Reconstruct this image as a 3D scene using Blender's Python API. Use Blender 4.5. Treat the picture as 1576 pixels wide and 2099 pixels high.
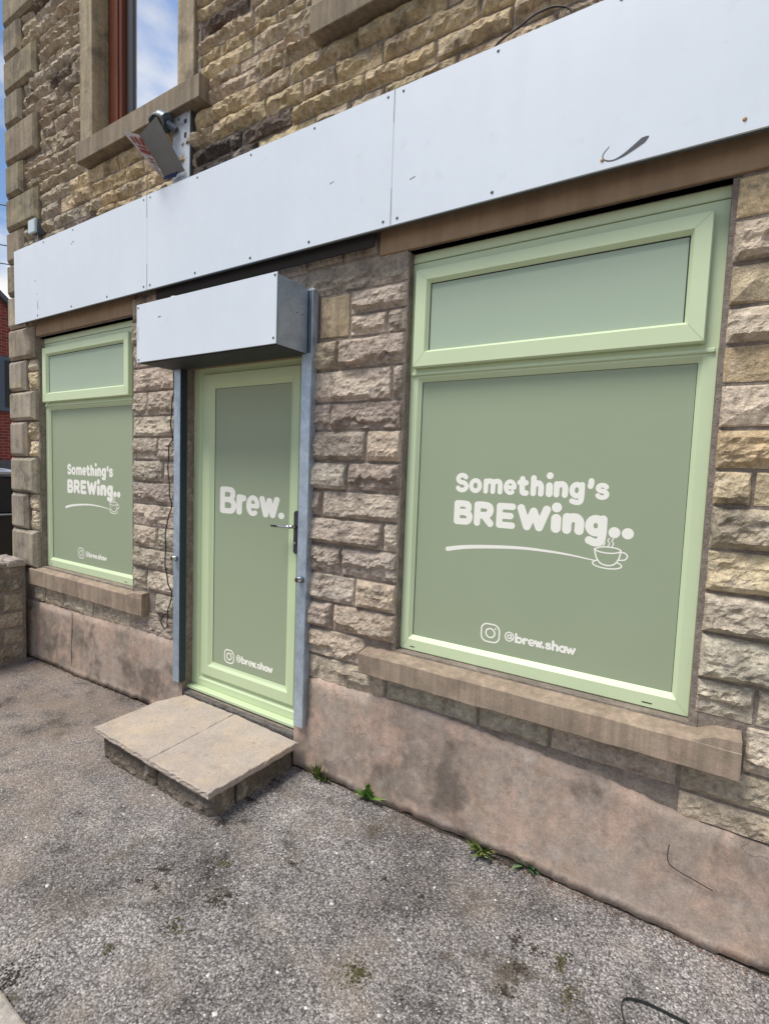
import bpy, math, random
import numpy as np
from mathutils import Matrix, Vector
for o in list(bpy.data.objects): bpy.data.objects.remove(o)
S = bpy.context.scene; COL = S.collection
# ------------------------------------------------------------------ camera
cam = bpy.data.cameras.new('camera'); CAM = bpy.data.objects.new('camera', cam); COL.objects.link(CAM)
R3 = ((0.8452033522, 0.5332425163, 0.0358289295), (-0.0703623926, 0.0445690160, 0.9965253316), (-0.5297928153, 0.8447875600, -0.0751901010))
CAM.matrix_world = Matrix(((R3[0][0], R3[1][0], -R3[2][0], 0.0), (R3[0][1], R3[1][1], -R3[2][1], -2.15), (R3[0][2], R3[1][2], -R3[2][2], 1.675), (0, 0, 0, 1)))
cam.sensor_fit = 'VERTICAL'; cam.sensor_height = 36.0; cam.lens = 1052.93 / 2099 * 36
cam.clip_start = 0.02; cam.clip_end = 600
S.camera = CAM
# ------------------------------------------------------------------ sky, sun, exposure
SUN_EL, SUN_AZ = math.radians(63), math.radians(-150)     # azimuth measured from +y towards +x: behind and left of the camera
w = bpy.data.worlds.new('World'); S.world = w; w.use_nodes = True
nt = w.node_tree; nt.nodes.clear(); N = nt.nodes.new; L = nt.links.new
wo = N('ShaderNodeOutputWorld'); mixs = N('ShaderNodeMixShader'); b1 = N('ShaderNodeBackground'); b2 = N('ShaderNodeBackground')
sky = N('ShaderNodeTexSky'); sky.sky_type = 'NISHITA'; sky.sun_disc = False
sky.sun_elevation = SUN_EL; sky.sun_rotation = SUN_AZ; sky.air_density = 1.0; sky.dust_density = 0.0; sky.ozone_density = 3.0
L(sky.outputs[0], b1.inputs[0]); b1.inputs[1].default_value = 0.15
tc = N('ShaderNodeTexCoord'); mp = N('ShaderNodeMapping'); mp.inputs['Scale'].default_value = (1, 1, 1.9); mp.inputs['Location'].default_value = (-0.27251, 2.18824, 1.51525)
n1 = N('ShaderNodeTexNoise'); n1.inputs['Scale'].default_value = 1.55; n1.inputs['Detail'].default_value = 8; n1.inputs['Roughness'].default_value = .56
n2 = N('ShaderNodeTexNoise'); n2.inputs['Scale'].default_value = 3.0; n2.inputs['Detail'].default_value = 6
cr = N('ShaderNodeValToRGB'); cr.color_ramp.elements[0].position = .47; cr.color_ramp.elements[1].position = .565
cc = N('ShaderNodeValToRGB'); cc.color_ramp.elements[0].position = .3; cc.color_ramp.elements[0].color = (.62, .67, .76, 1)
cc.color_ramp.elements[1].position = .62; cc.color_ramp.elements[1].color = (1.0, 1.0, 1.0, 1)
L(tc.outputs['Generated'], mp.inputs[0]); L(mp.outputs[0], n1.inputs['Vector']); L(mp.outputs[0], n2.inputs['Vector'])
sep = N('ShaderNodeSeparateXYZ'); L(tc.outputs['Generated'], sep.inputs[0])
mr = N('ShaderNodeMapRange'); mr.inputs['From Min'].default_value = .0; mr.inputs['From Max'].default_value = .5; mr.inputs['To Min'].default_value = .2; mr.inputs['To Max'].default_value = 0
L(sep.outputs[2], mr.inputs[0]); ad = N('ShaderNodeMath'); ad.operation = 'ADD'; L(n1.outputs[0], ad.inputs[0]); L(mr.outputs[0], ad.inputs[1])
L(ad.outputs[0], cr.inputs[0]); L(n2.outputs[0], cc.inputs[0]); L(cc.outputs[0], b2.inputs[0]); b2.inputs[1].default_value = .97
L(cr.outputs[0], mixs.inputs[0]); L(b1.outputs[0], mixs.inputs[1]); L(b2.outputs[0], mixs.inputs[2]); L(mixs.outputs[0], wo.inputs[0])
sun = bpy.data.lights.new('sun', 'SUN'); sun.energy = 4.0; sun.angle = math.radians(22); sun.color = (1, .965, .91)
so = bpy.data.objects.new('sun', sun); COL.objects.link(so)
sd = Vector((math.sin(SUN_AZ) * math.cos(SUN_EL), math.cos(SUN_AZ) * math.cos(SUN_EL), math.sin(SUN_EL)))
so.rotation_euler = sd.to_track_quat('Z', 'Y').to_euler(); so.location = (-4, -8, 12)
S.view_settings.view_transform = 'Standard'; S.view_settings.look = 'None'; S.view_settings.exposure = 0.0; S.view_settings.gamma = 1.0
S.view_settings.use_curve_mapping = False
S.render.engine = 'CYCLES'; S.cycles.max_bounces = 6
# ------------------------------------------------------------------ helpers
rng = np.random.RandomState(7); random.seed(7)

def hsh(ix, iy, s):
    v = np.sin(ix * 127.1 + iy * 311.7 + s * 74.7) * 43758.5453
    return v - np.floor(v)
def vn(x, y, s=0.):
    x = np.asarray(x, float); y = np.asarray(y, float)
    ix = np.floor(x); iy = np.floor(y); fx = x - ix; fy = y - iy
    fx = fx * fx * (3 - 2 * fx); fy = fy * fy * (3 - 2 * fy)
    return (hsh(ix, iy, s) * (1 - fx) + hsh(ix + 1, iy, s) * fx) * (1 - fy) + (hsh(ix, iy + 1, s) * (1 - fx) + hsh(ix + 1, iy + 1, s) * fx) * fy
def sstep(a, b, x):
    t = np.clip((x - a) / (b - a), 0, 1); return t * t * (3 - 2 * t)

def props(o, label=None, cat=None, group=None, kind=None):
    for k, v in (('label', label), ('category', cat), ('group', group), ('kind', kind)):
        if v: o[k] = v
    return o
def thing(name, loc, label, cat, group=None):
    o = bpy.data.objects.new(name, None); COL.objects.link(o); o.location = loc; o.empty_display_size = .1
    return props(o, label, cat, group)
def wloc(p):
    v = Vector((0, 0, 0))
    while p is not None: v += Vector(p.location); p = p.parent
    return v
def mesh(name, V, F, mat, parent=None, smooth=False, col=None, origin=None):
    V = np.asarray(V, float).reshape(-1, 3)
    base = np.array(wloc(parent)) if parent is not None else np.zeros(3)
    org = np.array(origin) if origin is not None else base
    me = bpy.data.meshes.new(name); me.from_pydata((V - org).tolist(), [], [tuple(int(i) for i in f) for f in F])
    for m in (mat if isinstance(mat, (list, tuple)) else [mat]): me.materials.append(m)
    if smooth: me.shade_smooth()
    if col is not None:
        a = me.color_attributes.new('col', 'FLOAT_COLOR', 'POINT')
        c = np.ones((len(V), 4), 'f'); c[:, :3] = col; a.data.foreach_set('color', c.ravel())
    o = bpy.data.objects.new(name, me); COL.objects.link(o)
    if parent is not None: o.parent = parent
    o.location = (org - base).tolist()
    return o
class MB:
    def __init__(s): s.V = []; s.F = []; s.n = 0; s.C = []
    def add(s, V, F, c=None):
        V = np.asarray(V, float); s.V.append(V); s.F += [tuple(i + s.n for i in f) for f in F]; s.n += len(V)
        if c is not None:
            c = np.asarray(c, float); s.C.append(np.broadcast_to(c, (len(V), 3)))
        return s
    def box(s, x0, x1, y0, y1, z0, z1, bv=0., c=None):
        if bv <= 0:
            V = [(x, y, z) for x in (x0, x1) for y in (y0, y1) for z in (z0, z1)]
            F = [(0, 1, 3, 2), (4, 6, 7, 5), (0, 4, 5, 1), (2, 3, 7, 6), (0, 2, 6, 4), (1, 5, 7, 3)]
            return s.add(V, F, c)
        V = []; idx = {}
        X = (x0, x1); Y = (y0, y1); Z = (z0, z1); sg = (1, -1)
        for i in (0, 1):
            for j in (0, 1):
                for k in (0, 1):
                    for a in (0, 1, 2):
                        p = [X[i] + (0 if a == 0 else sg[i] * bv), Y[j] + (0 if a == 1 else sg[j] * bv), Z[k] + (0 if a == 2 else sg[k] * bv)]
                        idx[i, j, k, a] = len(V); V.append(p)
        F = []
        for a in (0, 1, 2):
            o = [q for q in (0, 1, 2) if q != a]
            for v in (0, 1):
                f = []
                for (p, q) in ((0, 0), (1, 0), (1, 1), (0, 1)):
                    t = [0, 0, 0]; t[a] = v; t[o[0]] = p; t[o[1]] = q; f.append(idx[(*t, a)])
                F.append(tuple(f))
        for a in (0, 1, 2):
            o = [q for q in (0, 1, 2) if q != a]
            for p in (0, 1):
                for q in (0, 1):
                    t0 = [0, 0, 0]; t1 = [0, 0, 0]; t0[a] = 0; t1[a] = 1; t0[o[0]] = t1[o[0]] = p; t0[o[1]] = t1[o[1]] = q
                    F.append((idx[(*t0, o[0])], idx[(*t1, o[0])], idx[(*t1, o[1])], idx[(*t0, o[1])]))
        for i in (0, 1):
            for j in (0, 1):
                for k in (0, 1): F.append((idx[i, j, k, 0], idx[i, j, k, 1], idx[i, j, k, 2]))
        return s.add(V, F, c)
    def ring(s, loops, y):          # loops: list of (x0,x1,z0,z1), y list; consecutive rectangles joined
        V = []
        for (x0, x1, z0, z1), yy in zip(loops, y): V += [(x0, yy, z0), (x1, yy, z0), (x1, yy, z1), (x0, yy, z1)]
        F = []
        for i in range(len(loops) - 1):
            for k in range(4): F.append((4 * i + k, 4 * i + (k + 1) % 4, 4 * i + 4 + (k + 1) % 4, 4 * i + 4 + k))
        return s.add(V, F)
    def tube(s, pts, r, n=8, cap=True):
        pts = [Vector(p) for p in pts]; V = []; F = []
        rr = r if isinstance(r, (list, tuple)) else [r] * len(pts)
        up = Vector((.123, .31, .94)).normalized()
        for i, p in enumerate(pts):
            t = (pts[min(i + 1, len(pts) - 1)] - pts[max(i - 1, 0)]).normalized()
            a = t.cross(up)
            if a.length < 1e-3: a = t.cross(Vector((1, 0, 0)))
            a.normalize(); b = t.cross(a)
            for k in range(n):
                an = 2 * math.pi * k / n; V.append(tuple(p + (a * math.cos(an) + b * math.sin(an)) * rr[i]))
        for i in range(len(pts) - 1):
            for k in range(n): F.append((i * n + k, i * n + (k + 1) % n, (i + 1) * n + (k + 1) % n, (i + 1) * n + k))
        if cap: F.append(tuple(range(n))[::-1]); F.append(tuple(range((len(pts) - 1) * n, len(pts) * n)))
        return s.add(V, F)
    def dome(s, x, y, z, r, n=8):   # screw head facing -y
        V = [(x, y - r * .55, z)]; F = []
        for j, (q, d) in enumerate(((.6, .42), (1, 0.))):
            for k in range(n):
                a = 2 * math.pi * k / n; V.append((x + math.cos(a) * r * q, y - r * d, z + math.sin(a) * r * q))
        for k in range(n):
            F.append((0, 1 + k, 1 + (k + 1) % n)); F.append((1 + k, 1 + n + k, 1 + n + (k + 1) % n, 1 + (k + 1) % n))
        return s.add(V, F)
    def build(s, name, mat, parent=None, smooth=False, origin=None):
        return mesh(name, np.concatenate(s.V), s.F, mat, parent, smooth, np.concatenate(s.C) if s.C else None, origin)
def part_box(name, mat, parent, *a, bv=.002, **k): return MB().box(*a, bv=bv).build(name, mat, parent, **k)
# ------------------------------------------------------------------ materials
def mat(name, base=(.5, .5, .5), rough=.8, attr=False, var=None, bump=(), spec=.5, metal=0., coat=0., streak=None, stain=None, fine=None):
    """var=(scale,lo,hi) value mottling; bump=[(kind,scale,strength,dist)..]; stain=(scale,colour,amount,lo,hi); streak=(scale,amount) vertical run marks"""
    m = bpy.data.materials.new(name); m.use_nodes = True; t = m.node_tree; n = t.nodes; l = t.links
    p = n['Principled BSDF']; p.inputs['Roughness'].default_value = rough; p.inputs['Metallic'].default_value = metal
    p.inputs['Specular IOR Level'].default_value = spec; p.inputs['Coat Weight'].default_value = coat; p.inputs['Coat Roughness'].default_value = .08
    tc = n.new('ShaderNodeTexCoord'); geo = n.new('ShaderNodeNewGeometry'); co = geo.outputs['Position']
    if attr:
        a = n.new('ShaderNodeAttribute'); a.attribute_name = 'col'; c = a.outputs['Color']
    else:
        r = n.new('ShaderNodeRGB'); r.outputs[0].default_value = (*base, 1); c = r.outputs[0]
    def noise(scale, detail=4, rough_=.6, vec=co):
        q = n.new('ShaderNodeTexNoise'); q.inputs['Scale'].default_value = scale; q.inputs['Detail'].default_value = detail; q.inputs['Roughness'].default_value = rough_
        l.new(vec, q.inputs['Vector']); return q.outputs[0]
    def rng_(src, a0, a1, b0, b1):
        q = n.new('ShaderNodeMapRange'); q.inputs[1].default_value = a0; q.inputs[2].default_value = a1; q.inputs[3].default_value = b0; q.inputs[4].default_value = b1
        l.new(src, q.inputs[0]); return q.outputs[0]
    def mixc(fac, A, B, mode='MIX'):
        q = n.new('ShaderNodeMix'); q.data_type = 'RGBA'; q.blend_type = mode
        if isinstance(fac, float): q.inputs[0].default_value = fac
        else: l.new(fac, q.inputs[0])
        for i, v in ((6, A), (7, B)):
            if isinstance(v, tuple): q.inputs[i].default_value = (*v, 1)
            else: l.new(v, q.inputs[i])
        return q.outputs[2]
    def scal(fac_src, c):
        q = n.new('ShaderNodeVectorMath'); q.operation = 'SCALE'; l.new(c, q.inputs[0]); l.new(fac_src, q.inputs[3]); return q.outputs[0]
    if stain:
        for (sc, colr, amt, lo, hi) in stain: c = mixc(rng_(noise(sc, 5), lo, hi, 0, amt), c, colr)
    for v in (var or ()): c = scal(rng_(noise(v[0], 5), .3, .7, v[1], v[2]), c)
    if streak:
        mpn = n.new('ShaderNodeMapping'); mpn.inputs['Scale'].default_value = (streak[0], streak[0], streak[0] * .06); l.new(co, mpn.inputs[0])
        c = scal(rng_(noise(1., 4, .6, mpn.outputs[0]), .3, .7, 1 - streak[1], 1 + streak[1] * .6), c)
    if name == 'cement_render':
        q = n.new('ShaderNodeTexVoronoi'); q.feature = 'DISTANCE_TO_EDGE'; q.inputs['Scale'].default_value = 1.5
        wn_ = n.new('ShaderNodeTexNoise'); wn_.inputs['Scale'].default_value = 6; wn_.inputs['Detail'].default_value = 6; l.new(co, wn_.inputs['Vector'])
        va = n.new('ShaderNodeVectorMath'); va.operation = 'MULTIPLY_ADD'; va.inputs[1].default_value = (.35, .35, .35); l.new(wn_.outputs['Color'], va.inputs[0]); l.new(co, va.inputs[2]); l.new(va.outputs[0], q.inputs['Vector'])
        k1 = rng_(q.outputs['Distance'], .0, .005, .75, 0.); k2 = rng_(noise(1.7, 3), .5, .56, 0, 1.)
        mu = n.new('ShaderNodeMath'); mu.operation = 'MULTIPLY'; l.new(k1, mu.inputs[0]); l.new(k2, mu.inputs[1]); c = mixc(mu.outputs[0], c, (.10, .08, .065))
    l.new(c, p.inputs['Base Color'])
    nrm = None
    for kind, sc, st, dist in bump:
        if kind == 'n': h = noise(sc, 6, .62)
        elif kind == 'r':
            q = n.new('ShaderNodeTexNoise'); q.noise_type = 'RIDGED_MULTIFRACTAL'; q.normalize = True; q.inputs['Scale'].default_value = sc; q.inputs['Detail'].default_value = 5; q.inputs['Distortion'].default_value = .4
            mq = n.new('ShaderNodeMapping'); mq.inputs['Scale'].default_value = (1, 1, 1.9); l.new(co, mq.inputs[0]); l.new(mq.outputs[0], q.inputs['Vector']); h = q.outputs[0]
        else:
            q = n.new('ShaderNodeTexVoronoi'); q.inputs['Scale'].default_value = sc; l.new(co, q.inputs['Vector'])
            if kind == 'v': q.feature = 'F1'
            h = q.outputs['Distance']
        b = n.new('ShaderNodeBump'); b.inputs['Strength'].default_value = st; b.inputs['Distance'].default_value = dist; l.new(h, b.inputs['Height'])
        if nrm: l.new(nrm, b.inputs['Normal'])
        nrm = b.outputs[0]
    if nrm: l.new(nrm, p.inputs['Normal'])
    m['_'] = 0
    return m
M = {}
M['rock'] = mat('rock', attr=True, rough=.92, spec=.2, var=((9, .76, 1.18), (45, .70, 1.24), (300, .72, 1.24)), stain=((5.5, (.13, .11, .092), .55, .54, .68), (17, (.15, .12, .095), .45, .58, .68), (12, (.58, .50, .40), .5, .56, .66)), bump=(('r', 15, .9, .012), ('v', 60, .5, .008), ('n', 130, 1., .008)))
M['sawn'] = mat('sawn_stone', attr=True, rough=.9, spec=.2, var=((7, .78, 1.15), (40, .85, 1.12), (160, .85, 1.12)), streak=(26, .26), stain=((5.5, (.12, .10, .075), .6, .54, .66), (8, (.44, .35, .19), .5, .53, .64)), bump=(('n', 60, .35, .006), ('n', 380, .5, .0015)))
M['sill'] = mat('sill_stone', (.335, .262, .19), rough=.92, spec=.2, var=((8, .85, 1.12), (240, .86, 1.12)), streak=(34, .24), stain=((5, (.22, .17, .12), .55, .5, .66), (14, (.44, .31, .24), .5, .52, .62)), bump=(('n', 70, .3, .006), ('n', 420, .6, .0015)))
M['sill_up'] = mat('weathered_sill', (.27, .22, .155), rough=.92, spec=.2, var=((8, .8, 1.12), (240, .86, 1.12)), streak=(30, .3), bump=(('n', 70, .3, .006), ('n', 420, .6, .0015)))
M['lintel'] = mat('lintel_stone', (.37, .26, .165), rough=.9, spec=.2, var=((6, .88, 1.1),), streak=(20, .14), bump=(('n', 300, .4, .0012),))
M['mortar'] = mat('mortar', (.30, .25, .205), rough=.95, spec=.15, var=((12, .7, 1.2), (60, .75, 1.15), (180, .8, 1.15)), bump=(('n', 30, 1., .012), ('n', 200, 1., .005)))
M['render'] = mat('cement_render', (.42, .335, .27), rough=.95, spec=.15, var=((30, .82, 1.12), (110, .84, 1.12), (420, .80, 1.16)),
    stain=((2.1, (.24, .195, .155), .85, .46, .57), (4.2, (.52, .375, .29), .75, .47, .57), (13, (.50, .44, .38), .45, .56, .66), (2.9, (.16, .13, .105), .8, .54, .63), (7, (.43, .30, .21), .4, .56, .66), (26, (.22, .18, .15), .45, .58, .68)), streak=(16, .1), bump=(('n', 9, .25, .008), ('n', 160, .5, .002), ('n', 500, .5, .001)))
M['rough_cement'] = mat('rough_cement', (.17, .15, .135), rough=.97, spec=.15, var=((18, .6, 1.3), (150, .7, 1.25)), bump=(('n', 45, 1., .02), ('n', 200, .8, .004)))
M['upvc'] = mat('green_upvc', (.595, .69, .435), rough=.38, spec=.4, var=((3, .97, 1.02),), bump=(('n', 500, .05, .0006),))
M['upvcd'] = mat('green_door_paint', (.55, .65, .395), rough=.4, spec=.4, var=((3, .97, 1.02),), bump=(('n', 500, .05, .0006),))
M['weld'] = mat('frame_weld_line', (.33, .40, .22), rough=.6)
M['gasket'] = mat('black_gasket', (.02, .025, .02), rough=.6)
M['film'] = mat('sage_film', (.325, .378, .25), rough=.4, spec=.3, var=((2, .985, 1.015),), bump=(('n', 6, .03, .003),))
M['film_sky'] = mat('sage_film_sky_reflection', (.39, .475, .355), rough=.5, spec=.15, var=((2, .985, 1.015),))  # same sage film, paled to put the sky reflection into its colour
M['vinyl'] = mat('cream_vinyl', (.88, .86, .76), rough=.45)
M['white'] = mat('white_panel', (.695, .745, .785), rough=.42, spec=.4, var=((1.1, .965, 1.02), (9, .985, 1.012)), streak=(9, .018), stain=((11, (.50, .52, .53), .16, .6, .7),), bump=(('n', 3, .04, .01),))
M['edge'] = mat('panel_edge', (.06, .062, .065), rough=.6)
M['galv'] = mat('galvanised_steel', (.44, .52, .60), rough=.42, metal=.55, var=((14, .8, 1.15), (90, .86, 1.12)), bump=(('v', 60, .08, .001),))
M['galvd'] = mat('dark_galvanised', (.13, .16, .195), rough=.5, metal=.45, var=((14, .75, 1.2),))
M['navy'] = mat('dark_navy_steel', (.03, .045, .07), rough=.5, metal=.3)
M['dark'] = mat('dark_steel', (.035, .037, .04), rough=.6, var=((20, .7, 1.3),))
M['void'] = mat('dark_interior', (.01, .01, .012), rough=.9)
M['chrome'] = mat('satin_chrome', (.62, .62, .62), rough=.22, metal=1.)
M['screw'] = mat('screw_head', (.10, .10, .09), rough=.5, metal=.3)
M['rusty'] = mat('rusty_screw', (.38, .22, .08), rough=.7)
M['timber_and_shade'] = mat('batten_and_shade', (.035, .03, .026), rough=.9)  # for the battens and the painted shade strip above the door
M['wood'] = mat('brown_window_wood', (.15, .042, .017), rough=.45, streak=(50, .3), spec=.4)
M['wood2'] = mat('dark_window_bar', (.045, .045, .048), rough=.5)
M['glass'] = mat('window_glass', (.03, .035, .04), rough=.02, spec=1., metal=0.)
gp = M['glass'].node_tree.nodes['Principled BSDF']; gp.inputs['Metallic'].default_value = .95; 
for q in M['glass'].node_tree.nodes:
    if q.type == 'RGB': q.outputs[0].default_value = (.95, .96, .98, 1)
M['grey'] = mat('grey_board', (.20, .20, .19), rough=.6, var=((8, .9, 1.1),))
M['platew'] = mat('white_metal_plate', (.5, .53, .56), rough=.4, var=((18, .75, 1.1),))
M['letter'] = mat('sign_face', (.62, .55, .52), rough=.6, var=((30, .7, 1.1),))
M['red'] = mat('red_print', (.30, .045, .03), rough=.6)
M['blue'] = mat('navy_board_edge', (.012, .015, .08), rough=.5)
M['cable'] = mat('black_cable', (.02, .012, .01), rough=.6)
M['strap'] = mat('dark_green_strap', (.022, .03, .027), rough=.4)
M['jbox'] = mat('pale_box', (.52, .60, .63), rough=.45)
M['soil'] = mat('soil', (.045, .035, .026), rough=1., var=((60, .5, 1.6),), bump=(('n', 90, 1., .01),))
M['chip'] = mat('chip_stone', attr=True, rough=.9, spec=.25)
M['leaf'] = mat('weed_leaf', attr=True, rough=.55, spec=.3)
M['slab'] = mat('paving_slab', (.45, .375, .315), rough=.93, spec=.2, var=((5, .9, 1.1), (120, .82, 1.14), (420, .8, 1.15)), stain=((3.2, (.56, .43, .30), .5, .48, .6), (9, (.40, .35, .31), .6, .52, .64), (22, (.27, .22, .18), .5, .6, .7)), bump=(('n', 18, .35, .01), ('n', 220, .8, .003)))
M['tarmac'] = None
# tarmac: exposed aggregate
m = bpy.data.materials.new('worn_tarmac'); m.use_nodes = True; t = m.node_tree; n = t.nodes; l = t.links; p = n['Principled BSDF']
p.inputs['Roughness'].default_value = .93; p.inputs['Specular IOR Level'].default_value = .2
g = n.new('ShaderNodeNewGeometry')
def NN(tp, **k):
    q = n.new(tp)
    for a, b in k.items(): q.inputs[a].default_value = b
    return q
def ramp(src, stops):
    q = n.new('ShaderNodeValToRGB'); e = q.color_ramp.elements
    while len(e) < len(stops): e.new(.5)
    for i, (ps, c) in enumerate(stops): e[i].position = ps; e[i].color = (*c, 1) if isinstance(c, tuple) else (c, c, c, 1)
    l.new(src, q.inputs[0]); return q.outputs[0]
def MX(fac, A, B, mode='MIX'):
    q = n.new('ShaderNodeMix'); q.data_type = 'RGBA'; q.blend_type = mode
    if isinstance(fac, (int, float)): q.inputs[0].default_value = fac
    else: l.new(fac, q.inputs[0])
    for i, v in ((6, A), (7, B)):
        if isinstance(v, tuple): q.inputs[i].default_value = (*v, 1)
        else: l.new(v, q.inputs[i])
    return q.outputs[2]
wn = NN('ShaderNodeTexNoise', Scale=160., Detail=2.); l.new(g.outputs['Position'], wn.inputs['Vector'])
wv = n.new('ShaderNodeVectorMath'); wv.operation = 'MULTIPLY_ADD'; wv.inputs[1].default_value = (.006, .006, .006)
l.new(wn.outputs['Color'], wv.inputs[0]); l.new(g.outputs['Position'], wv.inputs[2])
v1 = NN('ShaderNodeTexVoronoi', Scale=130.); l.new(wv.outputs[0], v1.inputs['Vector'])
v2 = NN('ShaderNodeTexVoronoi', Scale=240.); l.new(wv.outputs[0], v2.inputs['Vector'])
sx = n.new('ShaderNodeSeparateColor'); l.new(v1.outputs['Color'], sx.inputs[0])
sx2 = n.new('ShaderNodeSeparateColor'); l.new(v2.outputs['Color'], sx2.inputs[0])
c = ramp(sx.outputs[0], [(0, (.07, .062, .058)), (.3, (.17, .155, .148)), (.6, (.33, .305, .295)), (.85, (.52, .49, .47)), (1, (.75, .72, .69))])
c2 = ramp(sx2.outputs[1], [(0, (.05, .044, .04)), (.5, (.25, .23, .22)), (1, (.62, .59, .56))])
c = MX(.5, c, c2)
d = ramp(v1.outputs['Distance'], [(0, 1.12), (.45, .95), (.8, .5)])
c = MX(1., c, d, 'MULTIPLY')
big = NN('ShaderNodeTexNoise', Scale=1.5, Detail=5.); l.new(g.outputs['Position'], big.inputs['Vector'])
c = MX(1., c, ramp(big.outputs[0], [(.32, (.52, .50, .485)), (.5, (.95, .93, .92)), (.66, (1.24, 1.22, 1.20))]), 'MULTIPLY')
md = NN('ShaderNodeTexNoise', Scale=7., Detail=6.); l.new(g.outputs['Position'], md.inputs['Vector'])
c = MX(1., c, ramp(md.outputs[0], [(.3, (.5, .49, .48)), (.42, (.92, .92, .92)), (.7, (1.2, 1.18, 1.15))]), 'MULTIPLY')
bw = NN('ShaderNodeTexNoise', Scale=3.1, Detail=6.); mpq = n.new('ShaderNodeMapping'); mpq.inputs['Location'].default_value = (9.1, 2.4, 0); l.new(g.outputs['Position'], mpq.inputs[0]); l.new(mpq.outputs[0], bw.inputs['Vector'])
c = MX(ramp(bw.outputs[0], [(.52, 0.), (.68, .38)]), c, (.34, .27, .20))
ps = NN('ShaderNodeTexNoise', Scale=2.3, Detail=7.); ps.inputs['Roughness'].default_value = .7; mpp = n.new('ShaderNodeMapping'); mpp.inputs['Location'].default_value = (4.3, 1.2, 0)
l.new(g.outputs['Position'], mpp.inputs[0]); l.new(mpp.outputs[0], ps.inputs['Vector'])
c = MX(ramp(ps.outputs[0], [(.575, 0.), (.66, .8)]), c, (.10, .08, .055))
# brown silt on the left where the yard drains
sp_ = n.new('ShaderNodeSeparateXYZ'); l.new(g.outputs['Position'], sp_.inputs[0])
mrr = NN('ShaderNodeMapRange'); mrr.inputs[1].default_value = -1.9; mrr.inputs[2].default_value = -3.2; mrr.inputs[3].default_value = 0; mrr.inputs[4].default_value = .5; l.new(sp_.outputs[0], mrr.inputs[0])
mm = n.new('ShaderNodeMath'); mm.operation = 'MULTIPLY'; l.new(mrr.outputs[0], mm.inputs[0]); l.new(ramp(md.outputs[0], [(.35, .3), (.6, 1.)]), mm.inputs[1])
c = MX(mm.outputs[0], c, (.33, .25, .19))
l.new(c, p.inputs['Base Color'])
inv = n.new('ShaderNodeMath'); inv.operation = 'SUBTRACT'; inv.inputs[0].default_value = 1.; l.new(v1.outputs['Distance'], inv.inputs[1])
b = NN('ShaderNodeBump', Strength=.85, Distance=.006); l.new(inv.outputs[0], b.inputs['Height'])
bb = NN('ShaderNodeBump', Strength=.7, Distance=.004); l.new(sx2.outputs[0], bb.inputs['Height']); l.new(b.outputs[0], bb.inputs['Normal'])
l.new(bb.outputs[0], p.inputs['Normal']); M['tarmac'] = m
# red brick (far house, courses a few pixels high)
m = bpy.data.materials.new('red_brick'); m.use_nodes = True; t = m.node_tree; n = t.nodes; l = t.links; p = n['Principled BSDF']; p.inputs['Roughness'].default_value = .9
g = n.new('ShaderNodeNewGeometry'); sp_ = n.new('ShaderNodeSeparateXYZ'); l.new(g.outputs['Position'], sp_.inputs[0]); cb = n.new('ShaderNodeCombineXYZ')
l.new(sp_.outputs[1], cb.inputs[0]); l.new(sp_.outputs[2], cb.inputs[1])
br = n.new('ShaderNodeTexBrick'); l.new(cb.outputs[0], br.inputs['Vector'])
for k, v in (('Color1', (.25, .045, .03, 1)), ('Color2', (.16, .03, .022, 1)), ('Mortar', (.30, .17, .14, 1))): br.inputs[k].default_value = v
br.inputs['Scale'].default_value = 1.; br.inputs['Mortar Size'].default_value = .006; br.inputs['Brick Width'].default_value = .225; br.inputs['Row Height'].default_value = .075
l.new(br.outputs[0], p.inputs['Base Color']); M['brick'] = m

# ------------------------------------------------------------------ ground
def gz(x, y=0.):
    x = np.asarray(x, float); return -.065 * np.clip((-1.8 - x) / 3.2, 0, 1.4)
def gfull(x, y):
    near = np.exp(-((x + 1.8) ** 2 + (y + 1) ** 2) / 60.)
    return gz(x) + ((vn(x * 1.3, y * 1.3, 3) - .5) * .022 + (vn(x * 6, y * 6, 4) - .5) * .006 + (vn(x * 25, y * 25, 5) - .5) * .004) * near * np.clip((-y + .02) / .3, .25, 1)
def axis(a, b, fa, fb, st):
    mid = list(np.arange(fa, fb, st)); out = [a, a * .5 + fa * .5, fa - 6, fa - 2, fa - .6] + mid + [fb, fb + .6, fb + 2, fb + 8, b * .5, b]
    return np.array(sorted(set(out)))
gx = axis(-150, 150, -7., 1.6, .04); gy = axis(-150, 150, -3.2, .2, .04)
GX, GY = np.meshgrid(gx, gy); GZ = gfull(GX, GY); nx = len(gx); ny = len(gy)
F = [(j * nx + i, j * nx + i + 1, (j + 1) * nx + i + 1, (j + 1) * nx + i) for j in range(ny - 1) for i in range(nx - 1)]
props(mesh('ground', np.stack([GX, GY, GZ], -1), F, M['tarmac'], smooth=True), kind='structure')

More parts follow.
